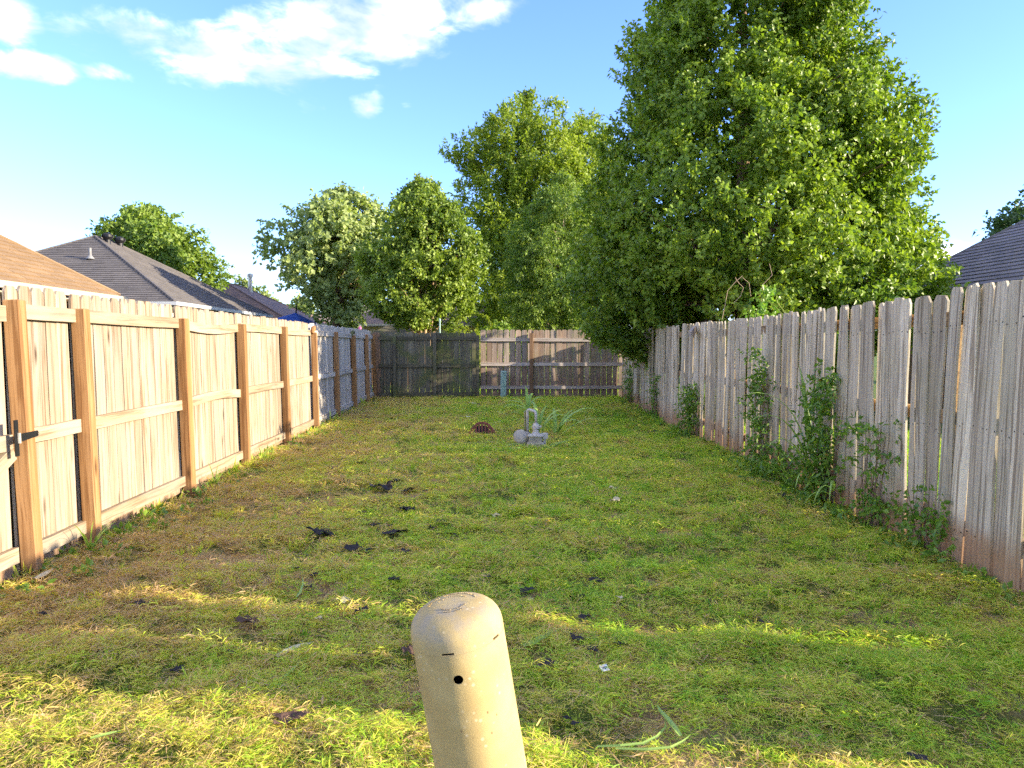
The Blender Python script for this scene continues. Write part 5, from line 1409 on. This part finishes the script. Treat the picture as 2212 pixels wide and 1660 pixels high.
# little white and blue sachet
g_ = gat(1305, 1466)
sa_ = thing('sachet', 'little white sachet with a blue print lying in the grass', 'sachet', (g_.x, g_.y, gz(g_.x, g_.y) + .03), (R(14), R(-6), R(12)))
b = B(); b.box(-.017, .017, -.02, .02, 0, .003); b.build('packet', M_WHITE, sa_)
b = B(); b.add([(-.006, -.01, .0036), (.006, -.012, .0036), (.012, .002, .0036), (.004, .008, .0036), (-.009, .004, .0036)], [(0, 1, 2, 3, 4)]); b.build('print', M_BLUE, sa_)


def cut_blade(label, pts, width, mat=None, up=0.03, name='cut_blade'):
    """a cut strap leaf lying on the lawn along display-pixel points"""
    P3 = []
    for (x_, y_) in pts:
        g_ = gat(x_, y_)
        for _ in range(2): g_ = gat(x_, y_, gz(g_.x, g_.y) + up)
        P3.append(Vector((g_.x, g_.y, gz(g_.x, g_.y) + up)))
    o0 = P3[0].copy(); b = B(); vs = []; fs = []; n_ = len(P3)
    for i, p_ in enumerate(P3):
        d = (P3[min(i + 1, n_ - 1)] - P3[max(i - 1, 0)]).normalized(); s = d.cross(Vector((0, -.35, 1))).normalized(); u = i / (n_ - 1)
        wv = width * min(1, .6 + 1.5 * u) * (1 - u ** 3) / 2 + .0008; q_ = p_ - o0
        vs += [q_ - s * wv + Vector((0, 0, .3 * wv)), q_, q_ + s * wv + Vector((0, 0, .3 * wv))]
    for i in range(n_ - 1):
        for j in range(2): fs.append((i * 3 + j, i * 3 + j + 1, i * 3 + 4 + j, i * 3 + 3 + j))
    o = link(name, mesh(name, vs, fs, [mat or M_STRAP]), None, o0)
    tint_obj(o, .6); tag(o, label, 'grass blade'); return o


cut_blade('broad green cut blade lying past the beige pedestal', [(1130, 1400), (1150, 1390), (1175, 1376), (1200, 1362), (1215, 1356)], .030)
cut_blade('long slim cut blade below the pale dead leaf', [(590, 1478), (610, 1466), (632, 1448), (650, 1428), (658, 1420)], .012)
cut_blade('short upright pale cut blade crossing the sunlit band', [(640, 1290), (648, 1282), (655, 1270), (654, 1258)], .014, up=.05)
cut_blade('long yellow cut blade trailing through the piled clippings', [(1290, 1612), (1340, 1612), (1390, 1606), (1420, 1592), (1438, 1570), (1436, 1556)], .010, up=.05)
cut_blade('bent pale cut blade ending in a flat tip', [(1470, 1590), (1455, 1570), (1440, 1552), (1425, 1535), (1420, 1522)], .02, up=.06)
cut_blade('curved pale cut blade with raised point among clippings', [(1330, 1618), (1400, 1620), (1450, 1615), (1475, 1602), (1492, 1588)], .010, up=.05)
cut_blade('broad yellow cut blade on the sunlit straw', [(195, 1592), (215, 1588), (240, 1584), (262, 1578)], .014)
cut_blade('wilted pale leaf blade lying in the near grass', [(598, 1420), (620, 1408), (640, 1398), (662, 1392), (680, 1388)], .03, M_PALEL)
cut_blade('wilted pale leaf resting by the first fence post', [(78, 1252), (92, 1245), (106, 1236), (116, 1228)], .05, M_PALEL, .05)
cut_blade('grey green cut blade on the shaded clippings', [(690, 1150), (720, 1140), (748, 1130)], .012)
